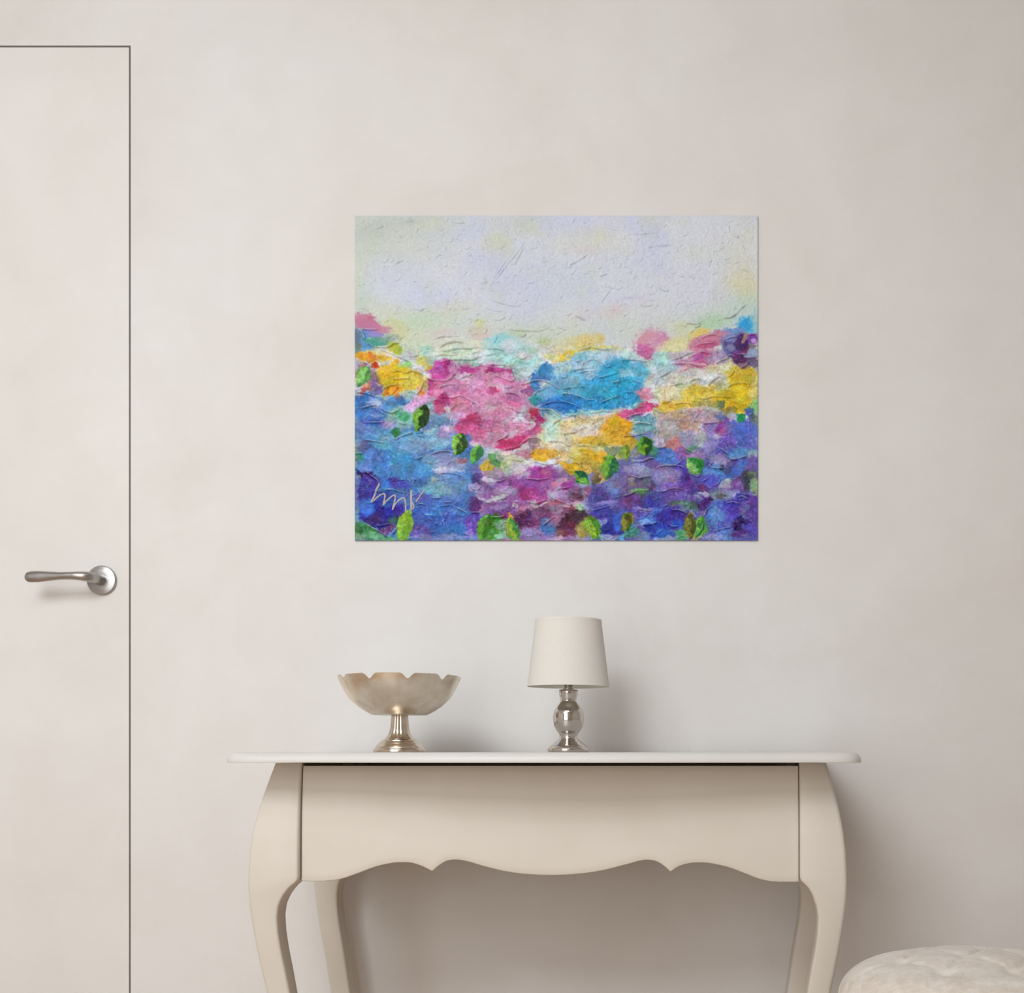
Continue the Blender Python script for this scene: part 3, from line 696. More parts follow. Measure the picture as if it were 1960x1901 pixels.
dabs('D', [(980, 1600, 170, 120, 30, 'a6c8c4', .97, .3), (870, 1510, 90, 50, 20, '6a8fa0', .9, .35), (1600, 1680, 420, 120, 0, 'd3c898', .97, .3), (1880, 1660, 120, 120, 0, 'dcae28', .95, .35)])
# --- crop E: right flowers
dabs('E', [
 (900, 60, 700, 160, 0, 'd2d4d2', .5, .6), (1250, 200, 230, 110, -15, 'b5cfae', .85, .5), (850, 280, 170, 90, 0, 'd0d2aa', .7, .5), (400, 460, 220, 170, -10, 'd19cb2', .95, .45), (330, 420, 120, 70, -20, 'd2949c', .7, .5), (330, 590, 150, 85, 20, 'c8649c', .85, .4), (410, 670, 100, 42, 0, 'c3588e', .9, .4), (560, 430, 100, 65, 0, 'cf8cac', .8, .5),
 (800, 510, 290, 110, -20, 'd8d19a', .9, .5), (1080, 350, 140, 75, -20, 'dec470', .95, .45), (560, 660, 170, 60, 0, 'a9d4ca', .85, .4),
 (1740, 240, 160, 115, 10, '55b0d8', .97, .4), (1720, 230, 90, 75, 0, '2f9cd4', .85, .5), (1860, 180, 50, 160, 0, 'a4c8c6', .8, .4), (1560, 320, 150, 60, 0, '6d92c8', .95, .4), (1420, 340, 110, 45, 0, 'a08ab0', .8, .4), (1330, 340, 50, 30, 0, 'c07890', .7, .4),
 (1300, 1030, 680, 310, -20, 'd6cfaa', 1, .25), (1230, 950, 210, 120, 0, 'cfd2cc', .95, .4), (850, 960, 230, 110, -15, 'd0c8bc', .9, .4), (1380, 820, 200, 100, -10, 'd4d0a0', .9, .4), (900, 880, 120, 70, 0, 'c0b8c0', .7, .4),
 (1700, 1080, 200, 270, 0, 'd9bb2c', 1, .28), (1650, 900, 200, 90, 0, 'd8b830', .95, .35), (1500, 1260, 260, 120, -5, 'dab826', 1, .3), (1050, 1200, 360, 110, -8, 'd8bc40', .97, .35), (650, 1200, 220, 110, 0, 'd4cca6', .97, .35), (640, 1390, 190, 95, -10, 'd8b63a', 1, .28), (850, 1320, 270, 60, -3, 'd8b844', .95, .3), (1600, 1390, 220, 90, 0, 'd5b222', 1, .3), (1840, 1130, 70, 260, 0, 'd0c070', .85, .4), (1370, 1060, 90, 80, 0, 'b8ac80', .6, .5),
 (1390, 1330, 75, 65, 0, '5f6a4e', .95, .4), (1180, 1320, 170, 50, 0, 'a29a4e', .85, .4), (1830, 1370, 85, 115, 0, '8fc274', .97, .4), (1480, 1440, 130, 55, 0, '8a7a34', .85, .4),
 (1200, 470, 290, 105, -18, 'c98298', 1, .25), (1200, 530, 170, 62, -12, 'c25c86', .95, .3), (1180, 590, 120, 28, 5, 'd8a0b4', .8, .35), (1050, 705, 240, 90, -12, 'bf5c90', 1, .25), (1060, 690, 90, 45, -10, 'a84a94', .8, .4), (1190, 700, 65, 80, 0, 'c4487c', .9, .35), (880, 730, 150, 45, -20, 'cc98b0', .95, .3), (800, 640, 170, 55, -20, 'baacba', .85, .4), (1330, 690, 170, 90, -10, 'a58ba8', .9, .4), (920, 820, 120, 50, -20, 'd09eac', .95, .3), (1060, 825, 120, 35, 0, 'c88098', .9, .35),
 (1560, 530, 170, 150, 0, '5a5288', 1, .25), (1560, 430, 160, 55, 0, '7f86b8', .95, .35), (1500, 560, 70, 40, 0, '8a8cb4', .8, .4), (1690, 490, 110, 140, 0, '462866', 1, .3), (1830, 410, 85, 70, 0, '8048a0', 1, .3), (1850, 430, 42, 26, 0, 'c89ad8', .9, .35), (1850, 520, 60, 40, 0, '6a6070', .8, .4), (1650, 640, 140, 50, 0, '76408c', 1, .3), (1690, 720, 150, 85, 0, '5e2a5c', 1, .3), (1680, 790, 80, 42, -20, 'a87888', .95, .3), (1820, 620, 95, 80, 0, '8f9ab8', .97, .3), (1830, 750, 85, 70, 0, '7a5c80', .95, .35), (1720, 420, 28, 90, 15, 'b08a78', .85, .35), (1750, 570, 30, 55, 0, '7a2a58', .9, .35), (1620, 560, 40, 40, 0, '3a2c58', .8, .4),
 (330, 1190, 110, 110, -40, 'ca8a9e', .97, .35), (340, 1390, 150, 62, -5, 'c83a68', 1, .28), (150, 1450, 240, 62, -18, 'c4518c', 1, .28), (260, 1510, 120, 40, 0, '5f5fa0', .85, .4), (300, 1550, 170, 62, 15, '6f98a4', .95, .3), (500, 1490, 90, 60, 30, 'c8c2a0', .95, .35), (100, 1640, 120, 50, 0, '8fb0b0', .9, .35), (350, 1640, 130, 40, 0, '5f93a0', .9, .35),
 (850, 1530, 340, 120, -8, 'b29e9c', 1, .3), (790, 1480, 130, 60, -10, 'bd946c', .75, .5), (1200, 1480, 240, 75, 0, 'b59aa6', .97, .35), (1370, 1520, 75, 85, 0, '5f6aa0', .85, .4), (1150, 1570, 220, 42, -4, 'c6a4b0', .95, .3), (1560, 1550, 80, 75, 0, 'b0a8b8', .9, .4), (1450, 1600, 65, 95, 0, '7848a0', .95, .35), (1650, 1630, 260, 65, 0, '5a68b4', 1, .35), (1780, 1480, 55, 80, 0, '4a5aa8', .95, .35), (1830, 1570, 80, 90, 0, '5a7868', .8, .4), (1650, 1540, 50, 60, -30, '1f8a50', 1, .2)])
# --- crop F: blue hydrangea lower left
dabs('F', [
 (700, 250, 520, 150, 0, '6ba0bf', .9, .4), (1150, 120, 150, 60, 0, 'b0ccd0', .85, .4), (1250, 240, 210, 140, 0, '86b4d0', .95, .4), (1400, 150, 120, 95, 0, 'a48ec4', .85, .4), (600, 450, 270, 160, 0, '4c94c0', .95, .35), (330, 550, 240, 260, 0, '4a70b4', .95, .35), (240, 530, 90, 160, 10, '5c86c8', .95, .3), (450, 330, 130, 60, 10, '6aa8cc', .9, .35), (950, 330, 220, 110, -10, '7c98bc', .7, .5), (190, 340, 90, 80, 0, '6a5a94', .7, .4), (250, 230, 130, 40, 0, '4a7cb4', .8, .4),
 (900, 680, 320, 160, 0, '4a86bc', .95, .4), (1350, 560, 300, 150, 5, '7f8ab8', .97, .3), (1450, 600, 220, 80, 0, '9a98c0', .7, .4), (1130, 540, 120, 90, 0, '6ca0bc', .8, .4), (1400, 690, 230, 40, 3, 'c0c2dc', .9, .4), (1400, 890, 320, 160, 0, '6b90bc', .97, .3), (1250, 960, 210, 120, 0, '72a4b4', .8, .4), (1200, 810, 60, 40, 0, 'b0bc94', .6, .5), (1000, 850, 100, 70, 0, '3c5c90', .7, .4),
 (450, 700, 180, 120, 20, '4a7cc0', .97, .3), (480, 850, 120, 80, 0, '3f6cb8', .95, .35), (700, 880, 160, 95, 20, '4a4ab4', 1, .3), (620, 840, 50, 80, 10, '4c3a98', .8, .4), (220, 760, 120, 85, 10, '2e1d62', 1, .3), (250, 960, 160, 200, 0, '3a3088', 1, .3), (330, 900, 100, 80, 0, '46389c', .9, .35), (560, 1050, 160, 70, 0, '34409c', .9, .35), (720, 1010, 140, 80, 0, '4a6cac', .9, .35), (450, 1290, 350, 190, 0, '2c2590', 1, .22), (240, 1210, 130, 105, -20, '4070c8', .97, .35), (560, 1160, 120, 60, 0, '3a68b8', .8, .4), (330, 1390, 140, 80, 0, '3a1f60', .9, .35), (530, 1520, 120, 70, -20, '5c3a6a', 1, .3), (400, 1470, 150, 32, 0, '2a2080', .9, .35),
 (200, 1570, 240, 120, 20, '3f7f50', 1, .3), (180, 1550, 40, 80, 20, '2a5c34', .7, .4), (100, 1650, 130, 55, 0, '8aa894', .85, .4), (450, 1650, 220, 55, 10, '5f9f74', .95, .35), (620, 1380, 65, 60, 0, '3c6c58', .85, .4),
 (1050, 1080, 160, 65, 0, '5a54a8', .85, .4), (950, 1270, 130, 65, 0, '6a5ab0', .85, .4), (1300, 1380, 520, 240, 0, '3a5cac', 1, .22), (1300, 1240, 330, 80, 0, '3f6cb4', .95, .35), (1100, 1180, 120, 50, 0, '4468b0', .8, .4), (1150, 1310, 95, 36, -8, '3f8cd8', .95, .35), (1600, 1270, 140, 50, 20, '4f86cc', .9, .35), (1500, 1530, 250, 60, -8, '4474bc', .7, .4), (1000, 1570, 170, 90, 0, '5a4a94', .9, .35), (1050, 1660, 160, 40, 0, '7a74b0', .9, .35), (1500, 1650, 270, 42, 0, '7a88b8', .9, .35),
 (1750, 1480, 120, 130, -10, '6a44ac', 1, .3), (1800, 1200, 105, 140, 0, '4f2466', 1, .3), (1820, 820, 95, 105, 0, '44326c', .97, .4), (1800, 650, 85, 60, 0, '6c60a0', .8, .4), (1790, 940, 95, 55, 0, 'a094c4', .9, .35), (1900, 1040, 50, 85, 0, 'd0c0d4', .95, .3), (1850, 1340, 60, 60, 0, '5a34a0', .95, .3), (1690, 1600, 65, 42, 0, '9a7cd0', .9, .35),
 (90, 480, 42, 320, 0, '8a9a94', .8, .4), (160, 490, 60, 55, 0, '3c8878', .9, .35), (90, 200, 40, 120, 0, '6c84b4', .7, .5), (85, 1000, 32, 260, 0, '6c78a4', .7, .5), (80, 1350, 32, 130, 0, '6c9484', .8, .4),
 (1500, 60, 140, 62, 0, 'cfb4ce', .95, .35), (1700, 80, 190, 105, 0, 'c25082', 1, .3), (1850, 190, 130, 105, 0, 'c882a4', .97, .3), (1830, 310, 120, 52, 0, 'd4c0c6', .95, .35), (1620, 540, 60, 40, 0, '8a6070', .9, .35)])
# --- crop G: yellow, purple, greens
dabs('G', [
 (100, 130, 280, 120, -10, 'c4628e', .9, .35), (450, 50, 300, 80, 0, 'd08cae', .9, .4), (160, 250, 230, 130, 0, 'cc90b2', .97, .3), (560, 190, 200, 90, -15, 'c8789e', .95, .35), (380, 285, 240, 85, -22, 'c03a72', 1, .2), (650, 140, 110, 42, 0, 'c85a90', .95, .3), (780, 80, 115, 62, -30, 'b02a70', 1, .25), (300, 430, 260, 50, 0, 'd2bac0', .9, .4), (600, 430, 140, 72, 0, 'b8788c', .95, .35), (690, 300, 92, 95, 0, '8f6f80', .97, .35), (540, 330, 60, 45, 0, 'c5d2cb', .8, .35),
 (1400, 300, 660, 330, 10, 'd4c28a', 1, .18), (960, 120, 140, 160, 20, 'bcd0c0', .95, .4), (1450, 90, 280, 90, -5, 'd2cdc0', .9, .4), (1080, 290, 170, 150, 0, 'd0cab4', .9, .4), (1870, 130, 190, 180, 0, 'dca824', .97, .3), (1600, 260, 270, 62, -3, 'd8ac35', .95, .35), (800, 460, 160, 85, -20, 'dca326', 1, .25), (920, 430, 210, 60, 0, 'd9a638', .85, .4), (1450, 490, 250, 125, 0, 'cea62e', .97, .35), (1650, 500, 130, 105, 0, 'd8a828', .97, .3), (1250, 450, 130, 80, 0, 'd0be80', .8, .4), (1100, 560, 110, 40, 0, 'd8c490', .8, .4), (1200, 650, 130, 60, 30, 'dba61f', 1, .25), (1320, 610, 110, 52, 0, 'e0ae30', 1, .28), (1500, 620, 160, 100, 0, 'c2a548', .95, .35), (1190, 570, 50, 50, 0, 'c8c8cc', .8, .4),
 (350, 530, 260, 90, 10, 'bec69e', .97, .35), (200, 500, 85, 62, 0, '8fa394', .8, .4), (30, 640, 100, 95, 0, 'd8ae30', .97, .3), (100, 540, 85, 62, 0, '5a9a58', .95, .3), (250, 610, 95, 72, 0, 'a4b07c', .9, .4), (480, 660, 160, 105, -20, 'bab6be', .97, .35), (100, 730, 170, 62, 0, 'a38a9c', .9, .35), (300, 700, 50, 40, 0, 'a8c8b0', .8, .4),
 (700, 1090, 680, 400, 0, '8f5a94', 1, .14), (150, 980, 270, 160, 0, '8c60a0', 1, .28), (800, 720, 230, 115, 10, 'a03c90', 1, .28), (860, 690, 62, 50, 0, 'c05a88', .8, .4), (560, 770, 110, 70, -25, 'bab0c0', .95, .35), (480, 860, 160, 70, -20, '7a4a90', .85, .35), (650, 930, 320, 110, 0, '98468e', .9, .35), (620, 1020, 160, 105, 0, 'a03072', .95, .35), (780, 1090, 130, 72, 0, 'ac4c88', .95, .35), (1050, 900, 220, 115, 0, 'a862a0', .97, .35), (1000, 880, 52, 42, 0, 'cf7890', .9, .4), (1090, 820, 80, 50, 0, 'c8a8b8', .7, .5), (1100, 1030, 190, 115, 0, 'b28eb6', .95, .35), (1200, 900, 85, 80, 0, '8a3a90', .9, .35), (950, 1040, 60, 80, 20, 'b8a8c0', .8, .4),
 (270, 980, 170, 62, 0, 'ad9cbd', .85, .4), (50, 830, 130, 42, 0, 'c2b6c6', .95, .3), (120, 1090, 180, 42, -15, 'c2c0c8', .95, .3), (200, 1240, 220, 110, -3, '7c5296', 1, .22), (200, 1200, 150, 35, -10, 'a08ab4', .7, .4), (220, 1320, 200, 36, 0, '7e2c70', .95, .3), (420, 1190, 40, 70, -20, 'bcaec0', .85, .35),
 (950, 1260, 300, 140, -10, '965e82', 1, .3), (1000, 1160, 120, 50, 0, 'bc6880', .9, .35), (1080, 1250, 190, 62, 0, '94809e', .8, .4), (830, 1160, 110, 40, -20, 'c4b4ba', .85, .35), (660, 1170, 60, 45, 20, 'c0b0b4', .85, .35), (580, 1250, 100, 62, 0, 'a2728a', .95, .3), (560, 1390, 140, 130, 0, '4e1c4c', 1, .32), (800, 1370, 160, 160, 0, '76406c', .97, .32), (1480, 1010, 75, 100, 0, 'a05070', .9, .35), (1300, 1040, 130, 115, 0, '70526c', .97, .4), (1330, 1060, 70, 60, 0, '42303c', .8, .5), (1250, 1190, 160, 40, -5, 'c09aa4', .85, .35), (1230, 1240, 130, 40, 0, '8a3c50', .85, .35),
 (1350, 1300, 130, 60, 0, '3f2828', .95, .35), (1360, 1220, 50, 35, 20, '9cb48c', .9, .3), (1250, 1410, 220, 125, 0, '4c2438', 1, .35), (1220, 1540, 220, 105, 0, '6a2c4c', .97, .35), (700, 1610, 250, 95, 0, '8a7cae', 1, .32), (900, 1490, 110, 115, -30, '4a74b4', 1, .28), (1060, 1590, 60, 55, 0, '8a6464', .9, .35), (1050, 1670, 150, 32, 0, 'b4a6c0', .9, .35), (1000, 1400, 110, 60, -30, 'a87c94', .8, .4),
 (100, 1510, 210, 190, 0, '3f8a30', 1, .25), (250, 1480, 110, 100, 0, '8fae94', .85, .4), (60, 1450, 60, 130, 10, '3a7820', .8, .4), (230, 1640, 95, 42, 0, '9fd0b0', .9, .35), (400, 1570, 85, 150, -8, '4e9c44', 1, .2), (390, 1410, 50, 130, -30, 'cfa024', 1, .2), (340, 1500, 24, 130, 5, 'a8b030', .95, .25),
 (1830, 400, 120, 62, 0, '6f8a6c', .85, .4), (1700, 310, 62, 50, 0, 'a8882c', .9, .35), (1390, 790, 105, 85, 20, '5c9630', 1, .2), (1340, 780, 38, 110, -30, '1f5c40', .97, .28), (1650, 790, 95, 100, 0, 'b4a054', .95, .35), (1600, 830, 38, 100, 0, '4f5030', .85, .35), (1690, 850, 75, 50, 0, 'd0b480', .95, .3), (1780, 630, 120, 170, 10, '5c9a34', 1, .2), (1720, 600, 48, 95, 0, '2f6e3c', .9, .35), (1850, 530, 52, 62, 0, '86b83c', .95, .3),
 (1790, 1100, 330, 260, -10, '5c5aa4', 1, .22), (1850, 890, 150, 120, -30, '7880b8', .95, .35), (1600, 1060, 150, 115, 0, '54408c', .97, .3), (1720, 1200, 210, 42, -15, '9080c0', .85, .35), (1700, 1340, 210, 125, 0, '44409c', 1, .28), (1800, 1530, 210, 120, 0, '2c2c84', 1, .28), (1900, 1450, 75, 105, 0, '3c64c4', .95, .35), (1650, 1450, 120, 50, -20, '8a90c0', .85, .35), (1750, 1640, 170, 50, 0, 'a8acd0', .85, .4),
 (1400, 1540, 75, 120, 0, 'a8a038', .9, .35), (1600, 1650, 130, 48, 0, '7ab488', .9, .35), (1540, 1520, 100, 150, -30, '6ea02c', 1, .15), (1520, 1460, 50, 80, -30, '88b838', .8, .35)])
# --- crop H: violet hydrangea lower right
dabs('H', [
 (650, 200, 360, 180, 0, 'b0a0b4', 1, .32), (620, 110, 170, 110, 0, 'baafaa', .85, .4), (950, 60, 160, 90, 0, 'bf9680', .8, .4), (1300, 80, 210, 110, 0, 'a47cb0', .95, .35), (1380, 60, 62, 95, 0, '8440a0', .9, .35), (1440, 130, 52, 50, 0, 'b05a98', .9, .35), (1580, 60, 60, 60, 0, 'b8ae9c', .7, .4), (750, 320, 120, 115, 20, 'c07a72', .97, .35), (860, 400, 140, 90, 0, '8a5a98', .85, .4), (1000, 440, 110, 50, 0, 'a46088', .9, .35), (950, 230, 160, 115, 0, '8f8fae', .9, .35), (1120, 230, 75, 105, 0, 'b4b4b4', .85, .4), (500, 260, 90, 70, 0, 'b4a8c4', .8, .4), (990, 350, 85, 55, 0, '4f9068', .95, .3),
 (1700, 130, 230, 170, 0, '5068c0', 1, .28), (1820, 200, 80, 120, 0, '6a84c8', .8, .4), (1600, 280, 260, 130, 0, '5c6cbc', .97, .35), (1480, 250, 130, 85, 0, '6a50a8', .85, .4), (1640, 420, 180, 80, -10, '5a90c8', .97, .32), (1820, 440, 85, 60, 0, '90b0b4', .95, .35), (1230, 250, 75, 210, 0, '8c80c0', .95, .4), (1080, 440, 130, 90, 0, 'a080b8', .85, .4),
 (300, 80, 180, 82, 5, '7da8b0', 1, .25), (270, 190, 200, 52, -10, '7c90c4', .95, .32), (620, 490, 190, 115, 25, '5078c0', 1, .25), (20, 60, 130, 105, 0, 'dca425', 1, .25), (60, 260, 130, 90, 30, 'cfa42e', 1, .28), (140, 310, 62, 75, 0, 'c8a83c', .95, .3), (40, 420, 75, 85, 0, '86983a', .97, .3), (430, 370, 52, 100, 0, '3f8a68', .95, .3), (325, 330, 88, 125, 10, '4c8a20', 1, .15), (320, 300, 38, 62, 0, '244c18', .85, .35), (330, 380, 40, 40, 0, '82bc40', .85, .35), (1010, 590, 135, 130, 25, '4c9a40', 1, .2), (1065, 580, 72, 85, 0, '2c7c34', .95, .3), (975, 640, 62, 60, 0, 'b4d08c', .85, .35), (200, 440, 120, 70, 0, '8fa48c', .7, .4),
 (270, 640, 250, 115, -3, '8c84b4', 1, .22), (250, 620, 160, 60, 0, 'a09cc4', .8, .4), (430, 560, 140, 60, 0, '6c5ca0', .95, .3), (130, 860, 220, 150, 0, '6c5c88', 1, .28), (120, 820, 65, 62, 0, '8a8a7c', .7, .4), (360, 800, 95, 75, 0, '5a5870', .95, .35), (800, 760, 180, 175, 10, '4c3c9c', 1, .28), (620, 720, 190, 145, 0, '8878ac', 1, .28), (610, 720, 100, 80, 0, '9c8cb8', .7, .4), (930, 820, 52, 125, 0, '3c1c5c', .97, .3), (650, 890, 230, 48, 0, '7a68bc', .95, .32), (430, 880, 60, 60, 0, '5c2c58', .7, .4),
 (250, 930, 100, 40, -10, '6aa060', .95, .35), (330, 1010, 160, 62, 0, '44584c', .85, .4), (150, 1120, 200, 120, 0, '64408c', 1, .3), (100, 1110, 65, 52, 0, '7a3a68', .8, .4), (430, 1090, 180, 105, 0, '3c3c98', 1, .3), (560, 1030, 110, 100, 0, '4a50a8', .95, .35), (820, 1030, 230, 140, 0, '6450a0', 1, .3), (1000, 900, 180, 90, 0, '5a3c94', .95, .35), (1130, 920, 65, 62, 0, '6a2c74', .9, .35), (880, 1140, 210, 62, 10, '4c6c5c', .95, .4), (900, 1220, 160, 28, 15, '9aa4a4', .85, .35), (200, 1250, 200, 60, 0, '5c50a8', .9, .35), (300, 1190, 160, 35, 5, '8478b8', .95, .3),
 (560, 1240, 160, 90, 0, '4a70c4', .97, .35), (400, 1350, 210, 80, -8, '4a7cc8', .97, .28), (320, 1380, 85, 40, 0, '86b0e4', .85, .35), (720, 1330, 250, 160, 0, '3c3098', 1, .28), (780, 1400, 140, 62, 0, '3050b8', .95, .35), (480, 1480, 190, 95, 0, '2c3a9c', 1, .28), (580, 1520, 120, 62, 0, '3060b8', .9, .35), (60, 1380, 82, 125, -10, '6a7420', 1, .2), (140, 1500, 105, 105, 0, '3c8a70', .95, .35), (20, 1580, 62, 60, 0, '5aa8d0', .95, .35), (310, 1560, 90, 70, 0, '6a84a8', .9, .35), (600, 1600, 170, 40, 0, '90a4c8', .85, .35),
 (820, 1560, 85, 85, 0, '4ca068', .95, .32), (960, 1420, 95, 155, 0, '6c6420', 1, .28), (1100, 1450, 110, 145, 15, '5a9c34', 1, .22), (1010, 1570, 130, 55, 0, 'c0b078', .8, .4),
 (1350, 530, 130, 115, 0, '9088b4', .97, .28), (1290, 690, 160, 95, 0, '5c84c0', .97, .3), (1260, 800, 130, 95, 0, '5a50b4', .95, .32), (1540, 720, 120, 100, 0, '4460b0', .97, .35), (1450, 650, 62, 62, 0, '4a4478', .8, .4), (1430, 850, 85, 75, 0, 'a4b0b8', .9, .4), (1800, 560, 115, 110, 0, '6c5ca4', 1, .32), (1680, 600, 80, 90, 0, '4a6cb4', .9, .35), (1740, 790, 105, 140, 0, '3c3c50', 1, .32), (1600, 860, 95, 135, 0, '6c5498', 1, .3), (1870, 900, 70, 130, 0, '86a878', .95, .35), (1840, 720, 75, 40, 0, '5a6a58', .9, .35),
 (1500, 1000, 150, 62, 0, '9c9ccc', .95, .35), (1350, 1030, 130, 105, 0, '7c8c9c', 1, .35), (1390, 1050, 52, 52, 0, '5c4a4c', .8, .45), (1240, 1060, 50, 75, 0, '2c2050', .95, .35), (1150, 1000, 90, 40, 0, 'a8acc8', .95, .35), (1680, 1040, 95, 52, 0, '3c3490', 1, .3), (1160, 1130, 95, 105, 0, '4a1c70', 1, .32), (1140, 1250, 65, 62, 0, '7a609c', .95, .35), (1420, 1290, 250, 210, 0, '4c5cb4', 1, .22), (1300, 1310, 85, 135, 0, '5c8ccc', .95, .35), (1570, 1200, 130, 125, 0, '4838a4', .9, .35), (1700, 1210, 62, 125, 0, '7068ac', .9, .35), (1840, 1200, 90, 210, 0, '5c3c94', 1, .35), (1660, 1420, 140, 110, 0, '2c145c', 1, .32), (1450, 1550, 160, 72, 0, '5c80c8', .97, .32), (1620, 1550, 110, 50, 0, '5c2c80', .85, .35), (1810, 1490, 110, 95, 0, '5448a8', 1, .32), (1300, 1590, 160, 48, 0, '8c8cc0', .85, .35)])
# pointed light leaf at the lower edge, cut with a knife
dabs('F', [(800, 1420, 62, 130, 8, '88b030', 1, .15), (785, 1580, 105, 130, 4, '88b030', 1, .14), (850, 1300, 28, 70, 10, '8fb83a', .9, .25)])

for row in [(814.5, 775, 795, 827, 15, '1f3d14', '6a9a34'), (758, 817, 757, 841, 8, '2f8a4c', '2a7a44'), (885, 828, 872, 873, 14, '2c4a1c', '82b03c'), (921, 852, 901, 889, 11, '2f7a44', '6ab04c'), (706, 703, 684, 743, 12, '4c8a3c', '8cc468'),
            (780, 976, 769, 1040, 14, '7aa42c', '96bc3c'), (934, 984, 917, 1040, 12, '35741c', '5c9a30'), (973, 989, 993, 1040, 10, '3c8c3c', '8ab030'), (1123, 989, 1147, 1032, 13, '4c8420', '84b438'), (1176, 871, 1157, 921, 15, '2f6e3c', '74a834'),
            (1099, 901, 1129, 925, 10, '1f5c40', '70a434'), (1231, 836, 1238, 874, 13, '244c18', '62a028'), (1313, 877, 1344, 909, 12, '2c7c34', '84b860'), (1425, 793, 1411, 811, 5, '1f8a50', '1a7a48'), (1198, 851, 1202, 885, 6, '6a8430', '94a83a'),
            (1197, 984, 1201, 1019, 9, '4c5418', '84842c'), (1347, 987, 1329, 1031, 10, '3a7c28', '6cb040'), (1322, 981, 1322, 1034, 9, '4c4818', '7c742c'), (945, 880, 958, 892, 6, '3c8048', '6aa05c')]:
    leaf(*row)
# --- broken colour: pale drag over the tooth, small pigment shifts
COLR *= (1 + (FR[FC, 2] * .14 + FR2[FC2, 2] * .07) * low_m)[..., None]
COLR += (FR2[FC2, 3] * low_m)[..., None] * np.array([8, -4, 6.]) + (FR[FC, 4] * low_m)[..., None] * np.array([-10, 6, 14.])
flk = sst(.60, .72, TOOTH) * sst(.45, .62, fbm(34, 46, 2)) * low_m * .38
COLR += (np.clip(COLR * .5 + 118, 0, 232) - COLR) * flk[..., None]
drag = sst(.56, .70, fbm(5, 41, 3, 1.5, .8)) * sst(.42, .6, fbm(48, 42, 2)) * low_m * .2
COLR += (np.clip(COLR * .55 + 104, 0, 228) - COLR) * drag[..., None]
COLR *= (1 + (fbm(14, 43, 4, 1.5, .8) - .5) * .22 * low_m + (GRAIN - .5) * (.05 + .22 * low_m))[..., None]
COLR += ((fbm(20, 44, 3) - .5) * low_m)[..., None] * np.array([26, -10, 18.])
COLR += ((fbm(16, 45, 3) - .5) * low_m)[..., None] * np.array([-14, 14, 22.])

# --- relief: tilted knife facets with raised edges, then tooth
HGT += low_m * ((FR[FC, 3] * FDU + (FR[FC, 5] - .25) * FDV) * 1.1 + FR[FC, 4] * .5 + .55 * np.exp(-(FED / .10) ** 2) * (SPECK > .48))
HGT += (.25 + .75 * low_m) * ((FR2[FC2, 3] * FDU2 + FR2[FC2, 5] * FDV2) * .35)
HGT += (fbm(5.5, 51, 3, 1.6, .8) - .5) * 1.0 + (GRAIN - .5) * (.85 + .45 * low_m) + (fbm(40, 53, 3) - .5) * .8
HGT += (fbm(15, 52, 3, 1.8, .7) - .5) * 1.3 * low_m
r2 = np.random.default_rng(77)
for _ in range(1500):                 # small knife marks
    x, y = r2.uniform(PX0 + 6, PX1 - 6), r2.uniform(PY0 + 5, PY1 - 6)
    up = y < 640
    if up and r2.random() < .15: continue
    L_ = r2.uniform(4, 15) if up else r2.uniform(6, 20)
    a = r2.normal(-.15 if up else 0, .6)
    dx, dy = math.cos(a) * L_, math.sin(a) * L_
    b_ = r2.normal(0, .22) * L_
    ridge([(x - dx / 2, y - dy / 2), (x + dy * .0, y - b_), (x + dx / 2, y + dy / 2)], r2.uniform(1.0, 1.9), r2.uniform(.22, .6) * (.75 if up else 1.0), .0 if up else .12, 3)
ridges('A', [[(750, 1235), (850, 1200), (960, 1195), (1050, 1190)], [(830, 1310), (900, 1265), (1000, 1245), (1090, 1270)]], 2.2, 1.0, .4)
ridges('A', [[(1650, 280), (1560, 420), (1440, 560), (1320, 730)], [(1640, 330), (1530, 550)], [(1490, 450), (1370, 620), (1310, 740)], [(1300, 840), (1400, 880), (1540, 910), (1620, 890)], [(1230, 910), (1350, 950), (1450, 960)], [(190, 205), (260, 180), (320, 150)], [(430, 510), (500, 480)], [(1330, 1030), (1400, 1040), (1460, 1010)], [(520, 120), (590, 110)], [(950, 110), (1010, 130), (1080, 125)], [(100, 920), (180, 960)], [(1400, 1120), (1620, 1140), (1780, 1140), (1900, 1090)], [(600, 930), (660, 950), (700, 925)]], 1.5, .55, 0)
ridges('B', [[(140, 525), (220, 490), (330, 415)], [(310, 575), (400, 585)], [(420, 635), (500, 605)], [(680, 235), (800, 235), (940, 220)], [(960, 710), (1020, 760), (1080, 775)], [(700, 820), (740, 835)], [(800, 890), (850, 910), (950, 900)], [(1760, 560), (1840, 600)], [(1600, 1020), (1700, 990), (1760, 930), (1810, 890)], [(1640, 235), (1740, 270)], [(1270, 620), (1320, 660)], [(870, 360), (960, 345), (1110, 340)], [(1550, 365), (1590, 375)], [(640, 545), (675, 550)], [(500, 715), (530, 735), (580, 745)], [(1240, 1060), (1330, 1075), (1390, 1080)], [(540, 740), (480, 820), (440, 885)], [(30, 1100), (120, 1140)]], 1.6, .7, 0)
ridges('B', [[(200, 1000), (300, 1052)]], 2.0, 1.3, 0)
